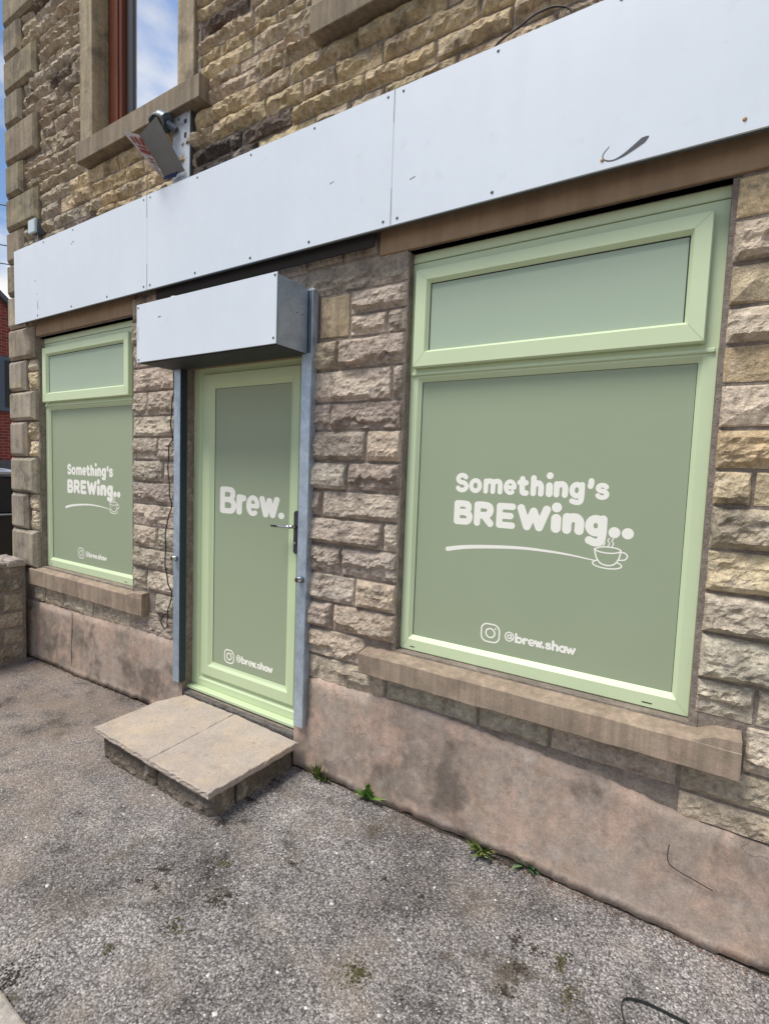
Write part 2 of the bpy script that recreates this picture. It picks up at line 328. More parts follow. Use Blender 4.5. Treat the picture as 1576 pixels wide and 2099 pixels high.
# ------------------------------------------------------------------ stone pieces
def rockgrid(w, h, seed, B, step, amp=1., ledge=.6, pit=0.):
    nx = max(4, int(round(w / step))); nz = max(4, int(round(h / step)))
    r = np.random.RandomState(seed % 99991)
    us = np.linspace(0, 1, nx + 1); vs = np.linspace(0, 1, nz + 1)
    us[1] = min(us[1], .007 / w + .0); us[-2] = 1 - us[1]; vs[1] = min(vs[1], .006 / h); vs[-2] = 1 - vs[1]
    U, Vv = np.meshgrid(us * w, vs * h)
    if nx > 3:
        jit = step * .28; ii = slice(2, -2)
        U[ii, ii] += r.uniform(-jit, jit, U[ii, ii].shape); Vv[ii, ii] += r.uniform(-jit, jit, Vv[ii, ii].shape)
    e = np.minimum(np.minimum(U, w - U), np.minimum(Vv, h - Vv))
    cu = (U - w / 2); cv = (Vv - h / 2)
    ew = .008 + .016 * vn(U * 14, Vv * 14, seed)
    base = B * sstep(-.001, 1, np.clip(e / ew, 0, 1))
    pl = np.full(U.shape, 9.)
    for k in range(5):
        a = r.uniform(-.10, .10) * amp; bq = r.uniform(-.42, .10) * min(1., amp); c0 = B * r.uniform(.75, 1.35); pl = np.minimum(pl, c0 + a * (cu - r.uniform(-w, w) * .3) + bq * (cv - r.uniform(-h, h) * .25))
    H = np.minimum(base, np.maximum(pl, B * .2))
    if r.rand() < ledge:
        v0 = h * (.08 + .30 * r.rand()) + h * .45 * (vn(U * 9, seed, seed) - .5) + h * .16 * (vn(U * 34, seed, seed + 1) - .5)
        H = H - B * (.5 + .35 * r.rand()) * (1 - sstep(-.004, .004, Vv - v0)) * sstep(0, .012, e)
    if r.rand() < .35 and w > .16:
        u0 = w * r.uniform(.2, .8) + .05 * (Vv - h / 2) + .03 * (vn(Vv * 20, seed, 3) - .5); H = H - B * .3 * sstep(-.004, .006, (U - u0) * r.choice([-1, 1])) * sstep(0, .015, e)
    rd = 1 - np.abs(2 * vn(U * 20 + seed, Vv * 34, seed) - 1); rd2 = 1 - np.abs(2 * vn(U * 48, Vv * 60 + seed, seed + 9) - 1)
    H = H + amp * sstep(0, .012, e) * ((rd - .55) * .017 + (rd2 - .5) * .008 + (r.rand(*U.shape) - .5) * .0025)
    H = np.maximum(H, .001)
    # ragged outline
    cx = .0035 * (vn(Vv * 22, 1. * seed, 1) + .2) * 1.3; cz = .003 * (vn(U * 18, 2. * seed, 2) + .2) * 1.3
    U2 = w / 2 + cu * (1 - 2 * cx / w); V2 = h / 2 + cv * (1 - 2 * cz / h)
    H[0, :] = 0; H[-1, :] = 0; H[:, 0] = 0; H[:, -1] = 0
    V = np.stack([U2, H, V2], -1).reshape(-1, 3); nc = nx + 1
    F = [(j * nc + i, j * nc + i + 1, (j + 1) * nc + i + 1, (j + 1) * nc + i) for j in range(nz) for i in range(nx)]
    per = [(0, i) for i in range(nx + 1)] + [(j, nx) for j in range(1, nz + 1)] + [(nz, i) for i in range(nx - 1, -1, -1)] + [(j, 0) for j in range(nz - 1, 0, -1)]
    b0 = len(V); bk = np.array([V[j * nc + i] for j, i in per]); bk[:, 1] = -.03; V = np.concatenate([V, bk]); np_ = len(per)
    for k in range(np_):
        a = per[k][0] * nc + per[k][1]; q = per[(k + 1) % np_]; b_ = q[0] * nc + q[1]; F.append((b_, a, b0 + k, b0 + (k + 1) % np_))
    return V, F
def place(V, O, X, Nn, Z): return np.asarray(O) + V[:, :1] * np.asarray(X) + V[:, 1:2] * np.asarray(Nn) + V[:, 2:3] * np.asarray(Z)
def jitcol(c, s=.06, r=rng):
    k = 1 + r.uniform(-1, 1) * s * 1.6; return tuple(max(.01, v * k + r.uniform(-1, 1) * s * .12) for v in c)
PAL = {
 'mid': [(.47, .40, .335), (.52, .445, .375), (.43, .37, .315), (.46, .41, .36), (.51, .42, .33), (.39, .335, .285)],
 'left': [(.48, .41, .345), (.52, .445, .37), (.45, .385, .325), (.54, .465, .385)],
 'right': [(.58, .49, .345), (.55, .48, .37), (.60, .48, .31), (.55, .48, .385), (.57, .49, .35)],
 'rlow': [(.56, .50, .41), (.53, .475, .395), (.59, .52, .42)],
 'up': [(.49, .395, .28), (.46, .375, .275), (.53, .43, .30), (.44, .36, .265), (.53, .43, .285), (.49, .41, .315)],
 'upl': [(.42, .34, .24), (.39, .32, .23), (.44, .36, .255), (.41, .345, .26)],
 'sub': [(.50, .435, .345), (.53, .46, .37), (.52, .445, .345)],
}
stones = []     # (x0,x1,z0,z1,colour,B,amp,ledge)
def course(x0, x1, z0, z1, joints, pal, B=.037, skip=None, amp=1., ledge=.6):
    xs = [x0] + [j for j in joints if x0 + .03 < j < x1 - .03] + [x1]
    for a, b in zip(xs[:-1], xs[1:]):
        stones.append([a, b, z0, z1, jitcol([v_ * k_ for v_, k_ in zip(PAL[pal][rng.randint(len(PAL[pal]))], (1.03, 1., .94) if pal == 'mid' else (1.1, 1.05, .97) if pal == 'right' else (1.03, 1., .93) if pal not in ('up', 'upl') else (1.12, 1.08, .98))], .08), B * rng.uniform(.75, 1.25), amp * (.72 if pal in ('mid', 'left', 'sub') else 1.), ledge])
def rjoints(x0, x1, lo, hi):
    o = []; x = x0
    while True:
        x += rng.uniform(lo, hi)
        if x > x1 - lo * .6: return o
        o.append(x)
WX = dict(big=(-1.262, -.003, .80, 2.716), small=(-4.822, -3.478, .768, 2.70), door=(-2.882, -1.895, .0, 2.335), up1=(-4.075, -2.795, 3.96, 6.2), up2=(-1.83, -.55, 3.96, 6.2))
# middle pier
PJ = -1.262
for z0, z1, js in ((.672, .826, [-1.45]), (.826, .975, [-1.652]), (.975, 1.13, [-1.511]), (1.13, 1.286, [-1.603]), (1.286, 1.43, [-1.352]), (1.43, 1.575, [-1.744]), (1.575, 1.727, [-1.582]), (1.727, 1.888, [-1.472]), (1.888, 2.032, [-1.696]), (2.032, 2.2, [-1.33]), (2.2, 2.354, [-1.659])):
    x1 = PJ if z0 > .7 else -1.43
    course(-1.89, x1, z0, z1, js, 'mid')
course(-1.595, PJ, 2.354, 2.466, [-1.37], 'mid', .022); course(-1.595, PJ, 2.466, 2.585, [], 'mid', .026)
course(-1.89, PJ, 2.585, 2.735, [], 'mid', .03); course(-1.89, -1.43, 2.735, 2.86, [-1.65], 'mid', .02)
# course under the big sill and the low yellow stones to its right
course(-1.89, .62, .545, .672, [-1.301, -.811, -.491, -.022, .33], 'sub', .021, ledge=.4)
stones[-6][2] = .53; stones[-6][5] = .03
course(-.02, .75, .44, .545, [.34], 'right', .022)
for i_, xx in enumerate((-1.75, -1.28)): pass
# right of the big window
zr = [.672, .846, .982, 1.146, 1.297, 1.449, 1.604, 1.729, 1.872, 2.024, 2.156, 2.285, 2.427, 2.573, 2.715]
for i in range(len(zr) - 1):
    j = [.19] if i in (1,) else ([.128] if i == 6 else rjoints(.02, 1.6, .28, .5))
    course(.008 if i else .165, 1.6, zr[i], zr[i + 1], j, 'right' if i > 3 else 'rlow', .034)
course(.1, 1.6, 2.715, 2.86, rjoints(.1, 1.6, .25, .5), 'right', .03)
# pier left of the door
zl = [.472, .64, .792, .943, 1.093, 1.25, 1.402, 1.556, 1.706, 1.865, 2.009, 2.176, 2.338, 2.5, 2.66, 2.84]
for i in range(len(zl) - 1):
    course(-3.472 if zl[i] > .76 else -3.2 if zl[i] > .6 else -3.5, -2.886, zl[i], zl[i + 1], ([-3.18, -3.0, -3.3, -3.12][i % 4:i % 4 + 1] if i % 3 else [-3.0]) if i != 11 else [], 'left', .024)
course(-4.93, -3.5, .462, .615, [-4.766, -4.455, -4.009], 'sub', .018, ledge=.3)
# beside the quoins
zq = [.745, 1.074, 1.391, 1.704, 2.013, 2.267, 2.532, 2.80, 3.08, 3.35, 3.622, 3.894, 4.163, 4.462, 4.73, 4.997, 5.261, 5.53, 5.8, 6.08]
for i in range(len(zq) - 1):
    if i % 2 == 1:   # short quoin: rubble fills the rest
        z0, z1 = zq[i], zq[i + 1]
        if z1 < 2.8:
            zm = z0 + (z1 - z0) * (.46 + .08 * (i % 3)); course(-4.985, -4.83, z0, zm, [], 'right', .022); course(-4.985, -4.83, zm, z1, [], 'right', .022)
# above the door and fascia line (mostly hidden)
course(-2.886, -1.89, 2.40, 2.56, rjoints(-2.886, -1.89, .2, .4), 'mid', .02); course(-2.886, -1.89, 2.56, 2.72, rjoints(-2.886, -1.89, .2, .4), 'mid', .02); course(-3.43, -1.89, 2.72, 2.86, rjoints(-3.43, -1.89, .2, .4), 'mid', .02)
# upper wall
z = 3.30
while z < 6.0:
    hh = rng.uniform(.078, .115) if rng.rand() < .75 else rng.uniform(.055, .075)
    zz = z + hh
    for zl_ in (3.829, 3.978):
        if z < zl_ - .001 and zz > zl_ - .045: zz = zl_
    short = False
    for i in range(len(zq) - 1):
        if zq[i] <= (z + zz) / 2 < zq[i + 1]: short = (i % 2 == 1)
    xl = -4.985 if short else -4.73
    segs = [(xl, 1.6)]
    sill = (z < 3.975 and zz > 3.83)
    for k in ('up1', 'up2'):
        a, b = WX[k][0], WX[k][1]
        if zz > 3.835: a2, b2 = (a + .075 - .09, b + .09) if (z + zz) / 2 < 3.975 else (a, b)
        else: continue
        ns = []
        for s0, s1 in segs:
            if b2 <= s0 or a2 >= s1: ns.append((s0, s1)); continue
            if a2 > s0: ns.append((s0, a2))
            if b2 < s1: ns.append((b2, s1))
        segs = ns
    for s0, s1 in segs:
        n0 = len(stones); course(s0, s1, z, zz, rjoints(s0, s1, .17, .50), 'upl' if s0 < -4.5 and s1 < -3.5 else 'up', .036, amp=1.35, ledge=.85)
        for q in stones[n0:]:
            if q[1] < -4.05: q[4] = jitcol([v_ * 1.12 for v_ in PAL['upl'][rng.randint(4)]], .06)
    z = zz
for q in stones:     # soot-dark and ochre individuals of the upper wall, where the photo has them
    cx, cz = (q[0] + q[1]) / 2, (q[2] + q[3]) / 2
    if q[2] > 3.29:
        if -2.95 < cx < -2.25 and 3.40 < cz < 3.62 and rng.rand() < .6: q[4] = (.085, .068, .058)
        elif -3.9 < cx < -3.2 and 3.3 < cz < 3.8 : q[4] = jitcol((.56, .43, .25), .05)
        elif rng.rand() < .05: q[4] = (.16, .12, .095)
        elif -2.7 < cx and rng.rand() < .35: q[4] = jitcol((.56, .44, .26), .05)

bld = thing('stone_building', (-2.6, 0, 0), 'coursed rock faced sandstone shop building with sage green windows and door, blank white fascia', 'building')
# backing wall with openings (one skin, only outer faces)
ops = [WX[k] for k in ('big', 'small', 'up1', 'up2')] + [(-2.882, -1.895, .178, 2.335)]
X0, X1, Z0, Z1, YF, YB = -5.2, 1.6, -.4, 6.2, .006, .30
xs = sorted({X0, X1, *[v for o in ops for v in o[:2]]}); zs = sorted({Z0, Z1, *[v for o in ops for v in o[2:]]})
solid = lambda i, k: 0 <= i < len(xs) - 1 and 0 <= k < len(zs) - 1 and not any(o[0] - 1e-6 <= xs[i] and xs[i + 1] <= o[1] + 1e-6 and o[2] - 1e-6 <= zs[k] and zs[k + 1] <= o[3] + 1e-6 for o in ops)
mb = MB()
for i in range(len(xs) - 1):
    for k in range(len(zs) - 1):
        if not solid(i, k): continue
        a, b, c_, d_ = xs[i], xs[i + 1], zs[k], zs[k + 1]
        mb.add([(a, YF, c_), (b, YF, c_), (b, YF, d_), (a, YF, d_)], [(0, 1, 2, 3)]); mb.add([(a, YB, c_), (b, YB, c_), (b, YB, d_), (a, YB, d_)], [(3, 2, 1, 0)])
        for (ii, kk, p0, p1) in ((i - 1, k, (a, c_), (a, d_)), (i + 1, k, (b, d_), (b, c_)), (i, k - 1, (b, c_), (a, c_)), (i, k + 1, (a, d_), (b, d_))):
            if not solid(ii, kk): mb.add([(p0[0], YF, p0[1]), (p0[0], YB, p0[1]), (p1[0], YB, p1[1]), (p1[0], YF, p1[1])], [(0, 1, 2, 3)])
mb.build('wall_core', M['mortar'], bld)
part_box('house_body', M['void'], bld, -5.15, 1.6, .31, 6., -.4, 6.6, bv=0)
mb = MB().box(-5.24, -5.152, .0, 6., -.4, 6.6); mb.build('side_wall', M['mortar'], bld)
mb = MB().add([(-5.4, -.2, 6.6), (1.7, -.2, 6.6), (1.7, 3, 8.6), (-5.4, 3, 8.6), (-5.4, 6.2, 6.6), (1.7, 6.2, 6.6)], [(0, 1, 2, 3), (3, 2, 5, 4), (0, 3, 4), (1, 5, 2), (0, 4, 5, 1)]); mb.build('roof', M['dark'], bld)
RM = np.array(R3)
def pxsize(x0, x1, z0, z1):
    P_ = np.array([[x0, 0, z0], [x1, 0, z1]]) - np.array([0, -2.15, 1.675]); c_ = P_ @ RM.T
    if (c_[:, 2] < .05).any(): return 0
    u = 788 + 1053 * c_[:, 0] / c_[:, 2]; v = 1049 - 1053 * c_[:, 1] / c_[:, 2]
    cu, cv = u.mean(), v.mean()
    inside = -20 < cu < 1640 and -60 < cv < 2120
    return abs(u[1] - u[0]) * abs(v[1] - v[0]) * (1 if inside else .001)
order = sorted(range(len(stones)), key=lambda i: -pxsize(*stones[i][:4]))
SM = MB()
for rank, i in enumerate(order):
    x0, x1, z0, z1, c_, B, amp, ledge = stones[i]
    g_ = .0035
    hidden = z0 > 2.84 and z1 < 3.32
    if hidden: continue
    far = rank >= 292
    st = .0125 if z1 < 2.9 else .0165
    if far: st = .03
    V, Fc = rockgrid(x1 - x0 - 2 * g_, z1 - z0 - 2 * g_, i * 17 + 5, B, st, amp, ledge)
    V = place(V, (x0 + g_, .004, z0 + g_), (1, 0, 0), (0, -1, 0), (0, 0, 1))
    shade = np.ones((len(V), 1)); cc_ = np.array(c_) * shade
    if far: SM.add(V, Fc, cc_)
    else: mesh('stone', V, Fc, M['rock'], bld, col=cc_, origin=((x0 + x1) / 2, 0, (z0 + z1) / 2))
if SM.V: props(SM.build('stone', M['rock'], bld), kind='stuff')
# smooth block beside the shutter box
V, Fc = rockgrid(.19, .215, 3, .012, .03, .1, 0)
mesh('smooth_block', place(V, (-1.79, .004, 2.362), (1, 0, 0), (0, -1, 0), (0, 0, 1)), Fc, M['sawn'], bld, col=(.40, .315, .205))
# quoins with chamfered margins
for i in range(len(zq) - 1):
    z0, z1 = zq[i] + .006, zq[i + 1] - .006; xr = -4.735 if i % 2 == 0 else -4.985
    if i % 2 == 0 and z1 < 2.8: xr = -4.83
    if 2.82 < z0 and z1 < 3.3: xr = -5.0
    ch = .028; fr = -.048
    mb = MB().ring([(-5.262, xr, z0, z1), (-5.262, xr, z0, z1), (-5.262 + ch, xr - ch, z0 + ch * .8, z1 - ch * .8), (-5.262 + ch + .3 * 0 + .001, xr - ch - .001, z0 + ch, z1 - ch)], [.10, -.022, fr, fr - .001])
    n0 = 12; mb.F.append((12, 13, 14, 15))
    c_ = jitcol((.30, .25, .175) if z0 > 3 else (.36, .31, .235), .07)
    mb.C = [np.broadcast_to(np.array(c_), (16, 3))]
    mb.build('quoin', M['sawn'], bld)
# lintels
part_box('lintel', M['lintel'], bld, -4.94, -3.43, -.012, .03, 2.712, 2.95, bv=.003)
part_box('lintel', M['lintel'], bld, -1.423, .098, -.012, .03, 2.722, 2.95, bv=.003)
part_box('lintel', M['lintel'], bld, -2.95, -1.84, .0, .2, 2.30, 2.40, bv=.003)
# cement plinth, uneven top, broken lip at the foot
def plinth(x0, x1, top, seed):
    nx = int((x1 - x0) / .012); nz = 16; V = []; xs_ = np.linspace(x0, x1, nx + 1)
    for x in xs_:
        t = top(x) + .010 * (vn(x * 4, 0, seed) - .5) + .008 * (vn(x * 30, 0, seed) - .5) + .004 * (vn(x * 80, 0, seed) - .5)
        g0 = float(gz(x)); bt = g0 + .010 + .014 * vn(x * 7, 1, seed) * vn(x * 33, 2, seed) + .006 * vn(x * 60, 3, seed)
        bt += -.01 if vn(x * 3, 5, seed) < .4 else 0
        for k in range(nz + 1):
            f = k / nz; zz = bt + (t - bt) * f
            y = -.011 - .010 * (1 - f) + .003 * (vn(x * 3, zz * 3, seed) - .5) + .003 * (vn(x * 22, zz * 22, seed) - .5)
            if k == 0: y -= .004 + .01 * vn(x * 9, 7, seed)
            if k == nz: y = .006
            if k == nz - 1: zz = t - .003; y = -.010
            V.append((x, y, zz))
    c = nz + 1; F = [(i * c + k, (i + 1) * c + k, (i + 1) * c + k + 1, i * c + k + 1) for i in range(nx) for k in range(nz)]
    V = np.array(V); b0 = len(V); bk = V[::c].copy(); bk[:, 1] += .05; bk[:, 2] += .01; V = np.concatenate([V, bk])
    F += [((i + 1) * c, i * c, b0 + i, b0 + i + 1) for i in range(nx)]
    for i in (0, nx):     # end returns
        e0 = len(V); ed = V[i * c:(i + 1) * c].copy(); ed[:, 1] = .12; V = np.concatenate([V, ed]); F += [(i * c + k, i * c + k + 1, e0 + k + 1, e0 + k) for k in range(nz)]
    return V, F
V, Fc = plinth(-5.1, -2.884, lambda x: .447 + .05 * np.clip((x + 5) / 2, 0, 1), 2); mesh('cement_plinth', V, Fc, M['render'], bld, smooth=True)
V, Fc = plinth(-1.893, 1.6, lambda x: float(np.interp(x, [-1.9, -1.3, -.8, -.34, 0, .26, 1.6], [.53, .545, .53, .50, .455, .445, .44])), 5); mesh('cement_plinth', V, Fc, M['render'], bld, smooth=True)
MB().tube([(-4.30, -.0145, .452), (-4.297, -.0155, .3), (-4.303, -.0175, .16), (-4.298, -.019, .02)], [.004, .005, .0045, .003], 6).build('repair_seam', M['render'], bld, smooth=True)
# soil line in the open joint at the foot of the wall
mb = MB()
for (a, b) in ((-5.1, -2.9), (-1.89, 1.6)):
    xs_ = np.arange(a, b, .03); prev = None
    V = []
    for x in xs_:
        wd = .0 + .024 * float(vn(x * 6, 9)) * float(vn(x * 21, 4)); z_ = float(gz(x)) + .006
        V += [(x, .03, z_ + .004), (x, -.02, z_ + .003), (x, -.022 - wd, z_ - .001 - .006)]
    F = [q for i in range(len(xs_) - 1) for q in ((3 * i, 3 * i + 1, 3 * i + 4, 3 * i + 3), (3 * i + 1, 3 * i + 2, 3 * i + 5, 3 * i + 4))]; mb.add(V, F)
props(mb.build('soil', M['soil']), kind='stuff')

# ------------------------------------------------------------------ lettering: strokes -> outline mesh
def arc(cx, cy, rx, ry, a0, a1, n=14): return [(cx + rx * math.cos(math.radians(a0 + (a1 - a0) * i / n)), cy + ry * math.sin(math.radians(a0 + (a1 - a0) * i / n))) for i in range(n + 1)]
def spl(p, n=8):
    P_ = [p[0]] + list(p) + [p[-1]]; out = []
    for i in range(1, len(P_) - 2):
        a, b, c, d = [np.array(q) for q in P_[i - 1:i + 3]]
        for k in range(n):
            t = k / n; out.append(tuple(.5 * ((2 * b) + (c - a) * t + (2 * a - 5 * b + 4 * c - d) * t * t + (3 * b - a - 3 * c + d) * t ** 3)))
    out.append(tuple(p[-1])); return out
GL = {   # mode 'c': 0 base..1 cap; 'x': 0 base..1 x height, 2 cap, -1 descender
 'S': ('c', [arc(.5, .76, .44, .24, 28, 255, 18) + arc(.5, .26, .48, .26, 82, -152, 20)]),
 'B': ('c', [[(0, 0), (0, 1)], spl([(0, 1), (.55, 1), (.86, .94), (.9, .72), (.7, .55), (0, .53)]), spl([(.6, .53), (.95, .42), (1, .2), (.85, .03), (.5, 0), (0, 0)])]),
 'R': ('c', [[(0, 0), (0, 1)], spl([(0, 1), (.6, 1), (.93, .9), (.95, .62), (.7, .45), (0, .43)]), [(.5, .42), (1, 0)]]),
 'E': ('c', [[(0, 0), (0, 1)], [(0, 1), (1, 1)], [(0, .5), (.85, .5)], [(0, 0), (1, 0)]]),
 'W': ('c', [[(0, 1), (.26, 0)], [(.26, 0), (.5, .85)], [(.5, .85), (.74, 0)], [(.74, 0), (1, 1)]]),
 'o': ('x', [arc(.5, .5, .5, .5, 0, 360, 24)]),
 'm': ('x', [[(0, 0), (0, 1)], spl([(0, .7), (.14, .98), (.38, 1), (.5, .72), (.5, 0)]), spl([(.5, .72), (.64, .98), (.88, 1), (1, .72), (1, 0)])]),
 'n': ('x', [[(0, 0), (0, 1)], spl([(0, .66), (.3, .97), (.72, 1), (1, .7), (1, 0)])]),
 'h': ('x', [[(0, 0), (0, 2)], spl([(0, .66), (.3, .97), (.72, 1), (1, .7), (1, 0)])]),
 'e': ('x', [arc(.5, .5, .5, .5, 6, 303, 24), [(.02, .48), (.98, .48)], [(.98, .48), (.99, .6)]]),
 't': ('x', [spl([(.38, 1.75), (.38, .4), (.5, .04), (.98, 0)]), [(0, 1), (.9, 1)]]),
 'i': ('x', [[(.5, 0), (.5, .84)], [(.5, 2.64), (.5, 2.65)]]),
 'g': ('x', [arc(.48, .5, .48, .5, 0, 360, 24), spl([(1, 1), (1, 0), (.9, -.8), (.5, -1), (.05, -.82)])]),
 "'": ('c', [spl([(.5, .93), (.55, .8), (.2, .62)])]),
 's': ('x', [arc(.5, .76, .44, .24, 25, 255, 16) + arc(.5, .26, .48, .26, 82, -155, 18)]),
 '.': ('x', [[(.5, 0), (.5, .01)]]),
 'r': ('x', [[(0, 0), (0, 1)], spl([(0, .6), (.35, .95), (.95, .95)])]),
 'w': ('x', [[(0, 1), (.26, 0)], [(.26, 0), (.5, .9)], [(.5, .9), (.74, 0)], [(.74, 0), (1, 1)]]),
 'b': ('x', [[(0, 0), (0, 2)], arc(.52, .5, .48, .5, 0, 360, 24)]),
 'a': ('x', [arc(.48, .5, .48, .5, 0, 360, 24), [(1, 0), (1, 1)]]),
 '@': ('c', [arc(.5, .5, .5, .5, -50, 310, 30), arc(.5, .5, .2, .22, 0, 360, 16), spl([(.72, .72), (.72, .35), (.88, .3), (1, .5)])]),
}
def line_strokes(text, spans, wt, zb, zx, zc, zd, wts={}):
    out = []
    for ch, (a, b) in zip(text, spans):
        mode, st = GL[ch]; h = wts.get(ch, wt) / 2; x0, x1 = a + h, b - h
        for s in st:
            pts = []
            for u, v in s:
                x = x0 + (x1 - x0) * u
                if mode == 'c': z = zb + h + (zc - zb - 2 * h) * v
                elif v < 0: z = zb + h + (zd + h - zb - h) * (-v)
                elif v <= 1: z = zb + h + (zx - zb - 2 * h) * v
                else: z = zx - h + (zc - zx) * (v - 1)
                pts.append((x, z))
            out.append((pts, [h] * len(pts)))
    return out
def decal(name, strokes, y, parent, matl, res=.0018, off=0., ax=1., zoff=0.):
    P0 = [];P1 = [];R0 = [];R1 = []
    for pts, hs in strokes:
        for i in range(len(pts) - 1): P0.append(pts[i]); P1.append(pts[i + 1]); R0.append(hs[i]); R1.append(hs[i + 1])
    P0 = np.array(P0); P1 = np.array(P1); R0 = np.array(R0); R1 = np.array(R1)
    mx = max(R0.max(), R1.max()) + 2 * res
    lo = np.minimum(P0, P1).min(0) - mx; hi = np.maximum(P0, P1).max(0) + mx
    nx = int((hi[0] - lo[0]) / res) + 2; nz = int((hi[1] - lo[1]) / res) + 2
    D_ = np.full((nz, nx), -1.)
    gx_ = lo[0] + np.arange(nx) * res; gz_ = lo[1] + np.arange(nz) * res
    for a, b, ra, rb in zip(P0, P1, R0, R1):
        i0 = max(0, int((min(a[0], b[0]) - mx - lo[0]) / res)); i1 = min(nx, int((max(a[0], b[0]) + mx - lo[0]) / res) + 2)
        k0 = max(0, int((min(a[1], b[1]) - mx - lo[1]) / res)); k1 = min(nz, int((max(a[1], b[1]) + mx - lo[1]) / res) + 2)
        X_, Z_ = np.meshgrid(gx_[i0:i1], gz_[k0:k1]); d = b - a; L2 = d @ d + 1e-12
        t = np.clip(((X_ - a[0]) * d[0] + (Z_ - a[1]) * d[1]) / L2, 0, 1)
        s = ra + (rb - ra) * t - np.hypot(X_ - a[0] - t * d[0], Z_ - a[1] - t * d[1])
        D_[k0:k1, i0:i1] = np.maximum(D_[k0:k1, i0:i1], s)
    D_[np.abs(D_) < 1e-6] = 1e-6
    V = []; F = []; cache = {}
    def vid(x, z):
        k = (round(x, 6), round(z, 6))
        if k not in cache: cache[k] = len(V); V.append((x * ax + off, y, z + zoff))
        return cache[k]
    for k in range(nz - 1):
        run = None
        for i in range(nx):
            full = False
            if i < nx - 1:
                q = (D_[k, i], D_[k, i + 1], D_[k + 1, i + 1], D_[k + 1, i]); full = min(q) > 0
            if full:
                if run is None: run = i
                continue
            if run is not None:
                F.append((vid(gx_[run], gz_[k]), vid(gx_[i], gz_[k]), vid(gx_[i], gz_[k + 1]), vid(gx_[run], gz_[k + 1]))); run = None
            if i == nx - 1 or max(q) <= 0: continue
            cs = ((gx_[i], gz_[k]), (gx_[i + 1], gz_[k]), (gx_[i + 1], gz_[k + 1]), (gx_[i], gz_[k + 1])); poly = []
            for a in range(4):
                b = (a + 1) % 4
                if q[a] > 0: poly.append(cs[a])
                if (q[a] > 0) != (q[b] > 0):
                    t = q[a] / (q[a] - q[b]); poly.append((cs[a][0] + (cs[b][0] - cs[a][0]) * t, cs[a][1] + (cs[b][1] - cs[a][1]) * t))
            ids = []
            for pq in poly:
                v_ = vid(*pq)
                if v_ not in ids: ids.append(v_)
            if len(ids) >= 3: F.append(tuple(ids))
    o = mesh(name, V, F, matl, parent)
    return o
def W_(pts, r): return (list(pts), [r] * len(pts))
SX = [-1.006, -0.938, -0.937, -0.874, -0.867, -0.777, -0.772, -0.713, -0.712, -0.658, -0.652, -0.595, -0.585, -0.559, -0.554, -0.495, -0.49, -0.429, -0.421, -0.39, -0.39, -0.334]
BX = [-1.006, -0.913, -0.906, -0.811, -0.799, -0.711, -0.705, -0.56, -0.557, -0.515, -0.51, -0.423, -0.419, -0.335, -0.329, -0.284, -0.28, -0.235]
HX = [-0.731, -0.687, -0.684, -0.648, -0.648, -0.623, -0.625, -0.592, -0.595, -0.561, -0.565, -0.553, -0.551, -0.523, -0.523, -0.493, -0.493, -0.462, -0.465, -0.423]
pr_ = lambda a: list(zip(a[::2], a[1::2]))
SLOG = line_strokes("Something's", pr_(SX), .0245, 1.599, 1.668, 1.690, 1.572, {'i': .029, 'm': .0228, 's': .019, 'e': .0185, 'g': .022, 'S': .0215, 'o': .0212, "'": .023})
BREW = line_strokes("BREWing..", pr_(BX), .037, 1.449, 1.537, 1.562, 1.408, {'i': .042, 'W': .0345, 'B': .030, 'E': .029, 'R': .0315, 'n': .0375, 'g': .0325, '.': .044})
for st in BREW[-2:]: pass
SWI = [(spl([(-1.031, 1.327), (-0.938, 1.346), (-0.8, 1.361), (-0.671, 1.369), (-0.548, 1.367), (-0.46, 1.361), (-0.376, 1.351)], 6), None)]
SWI = [(p_, list(np.linspace(.0105, .0022, len(p_)))) for p_, _ in SWI]
CUP = [W_(spl([(-0.377, 1.399), (-0.355, 1.408), (-0.325, 1.411), (-0.292, 1.408), (-0.277, 1.399), (-0.298, 1.389), (-0.33, 1.386), (-0.362, 1.390), (-0.377, 1.399)]), .0028),
       W_(spl([(-0.376, 1.396), (-0.368, 1.365), (-0.351, 1.343), (-0.325, 1.336), (-0.3, 1.343), (-0.284, 1.367), (-0.278, 1.397)]), .003),
       W_(spl([(-0.278, 1.394), (-0.263, 1.393), (-0.253, 1.381), (-0.262, 1.366), (-0.284, 1.362)]), .0028),
       W_(spl([(-0.366, 1.353), (-0.381, 1.342), (-0.369, 1.330), (-0.336, 1.324), (-0.299, 1.325), (-0.274, 1.334), (-0.275, 1.345), (-0.289, 1.351)]), .0028)]
STM = [W_(spl([(x + .003, 1.447), (x - .003, 1.437), (x + .004, 1.426), (x - .001, 1.415)]), .0022) for x in (-.343, -.3255, -.3105)]
def insta(x0, x1, z0, z1, r):
    cx, cz, hx, hz, c = (x0 + x1) / 2, (z0 + z1) / 2, (x1 - x0) / 2 - r, (z1 - z0) / 2 - r, .3 * (x1 - x0)
    pts = []
    for (sx_, sz_, a0) in ((1, 1, 0), (-1, 1, 90), (-1, -1, 180), (1, -1, 270)): pts += arc(cx + sx_ * (hx - c), cz + sz_ * (hz - c), c, c, a0, a0 + 90, 6)
    pts.append(pts[0]); return [W_(pts, r), W_(arc(cx, cz, hx * .5, hz * .5, 0, 360, 20), r), W_([(cx + hx * .56, cz + hz * .56), (cx + hx * .56, cz + hz * .56 + .0005)], r * 1.1)]
INS = insta(-.845, -.752, .918, 1.008, .0036)
HND = line_strokes('@brew.shaw', pr_(HX), .0112, .941, .973, .987, .93, {'@': .0058, 'e': .0082, 's': .0092, 'w': .0098, '.': .0125, 'a': .0102, 'b': .0108})

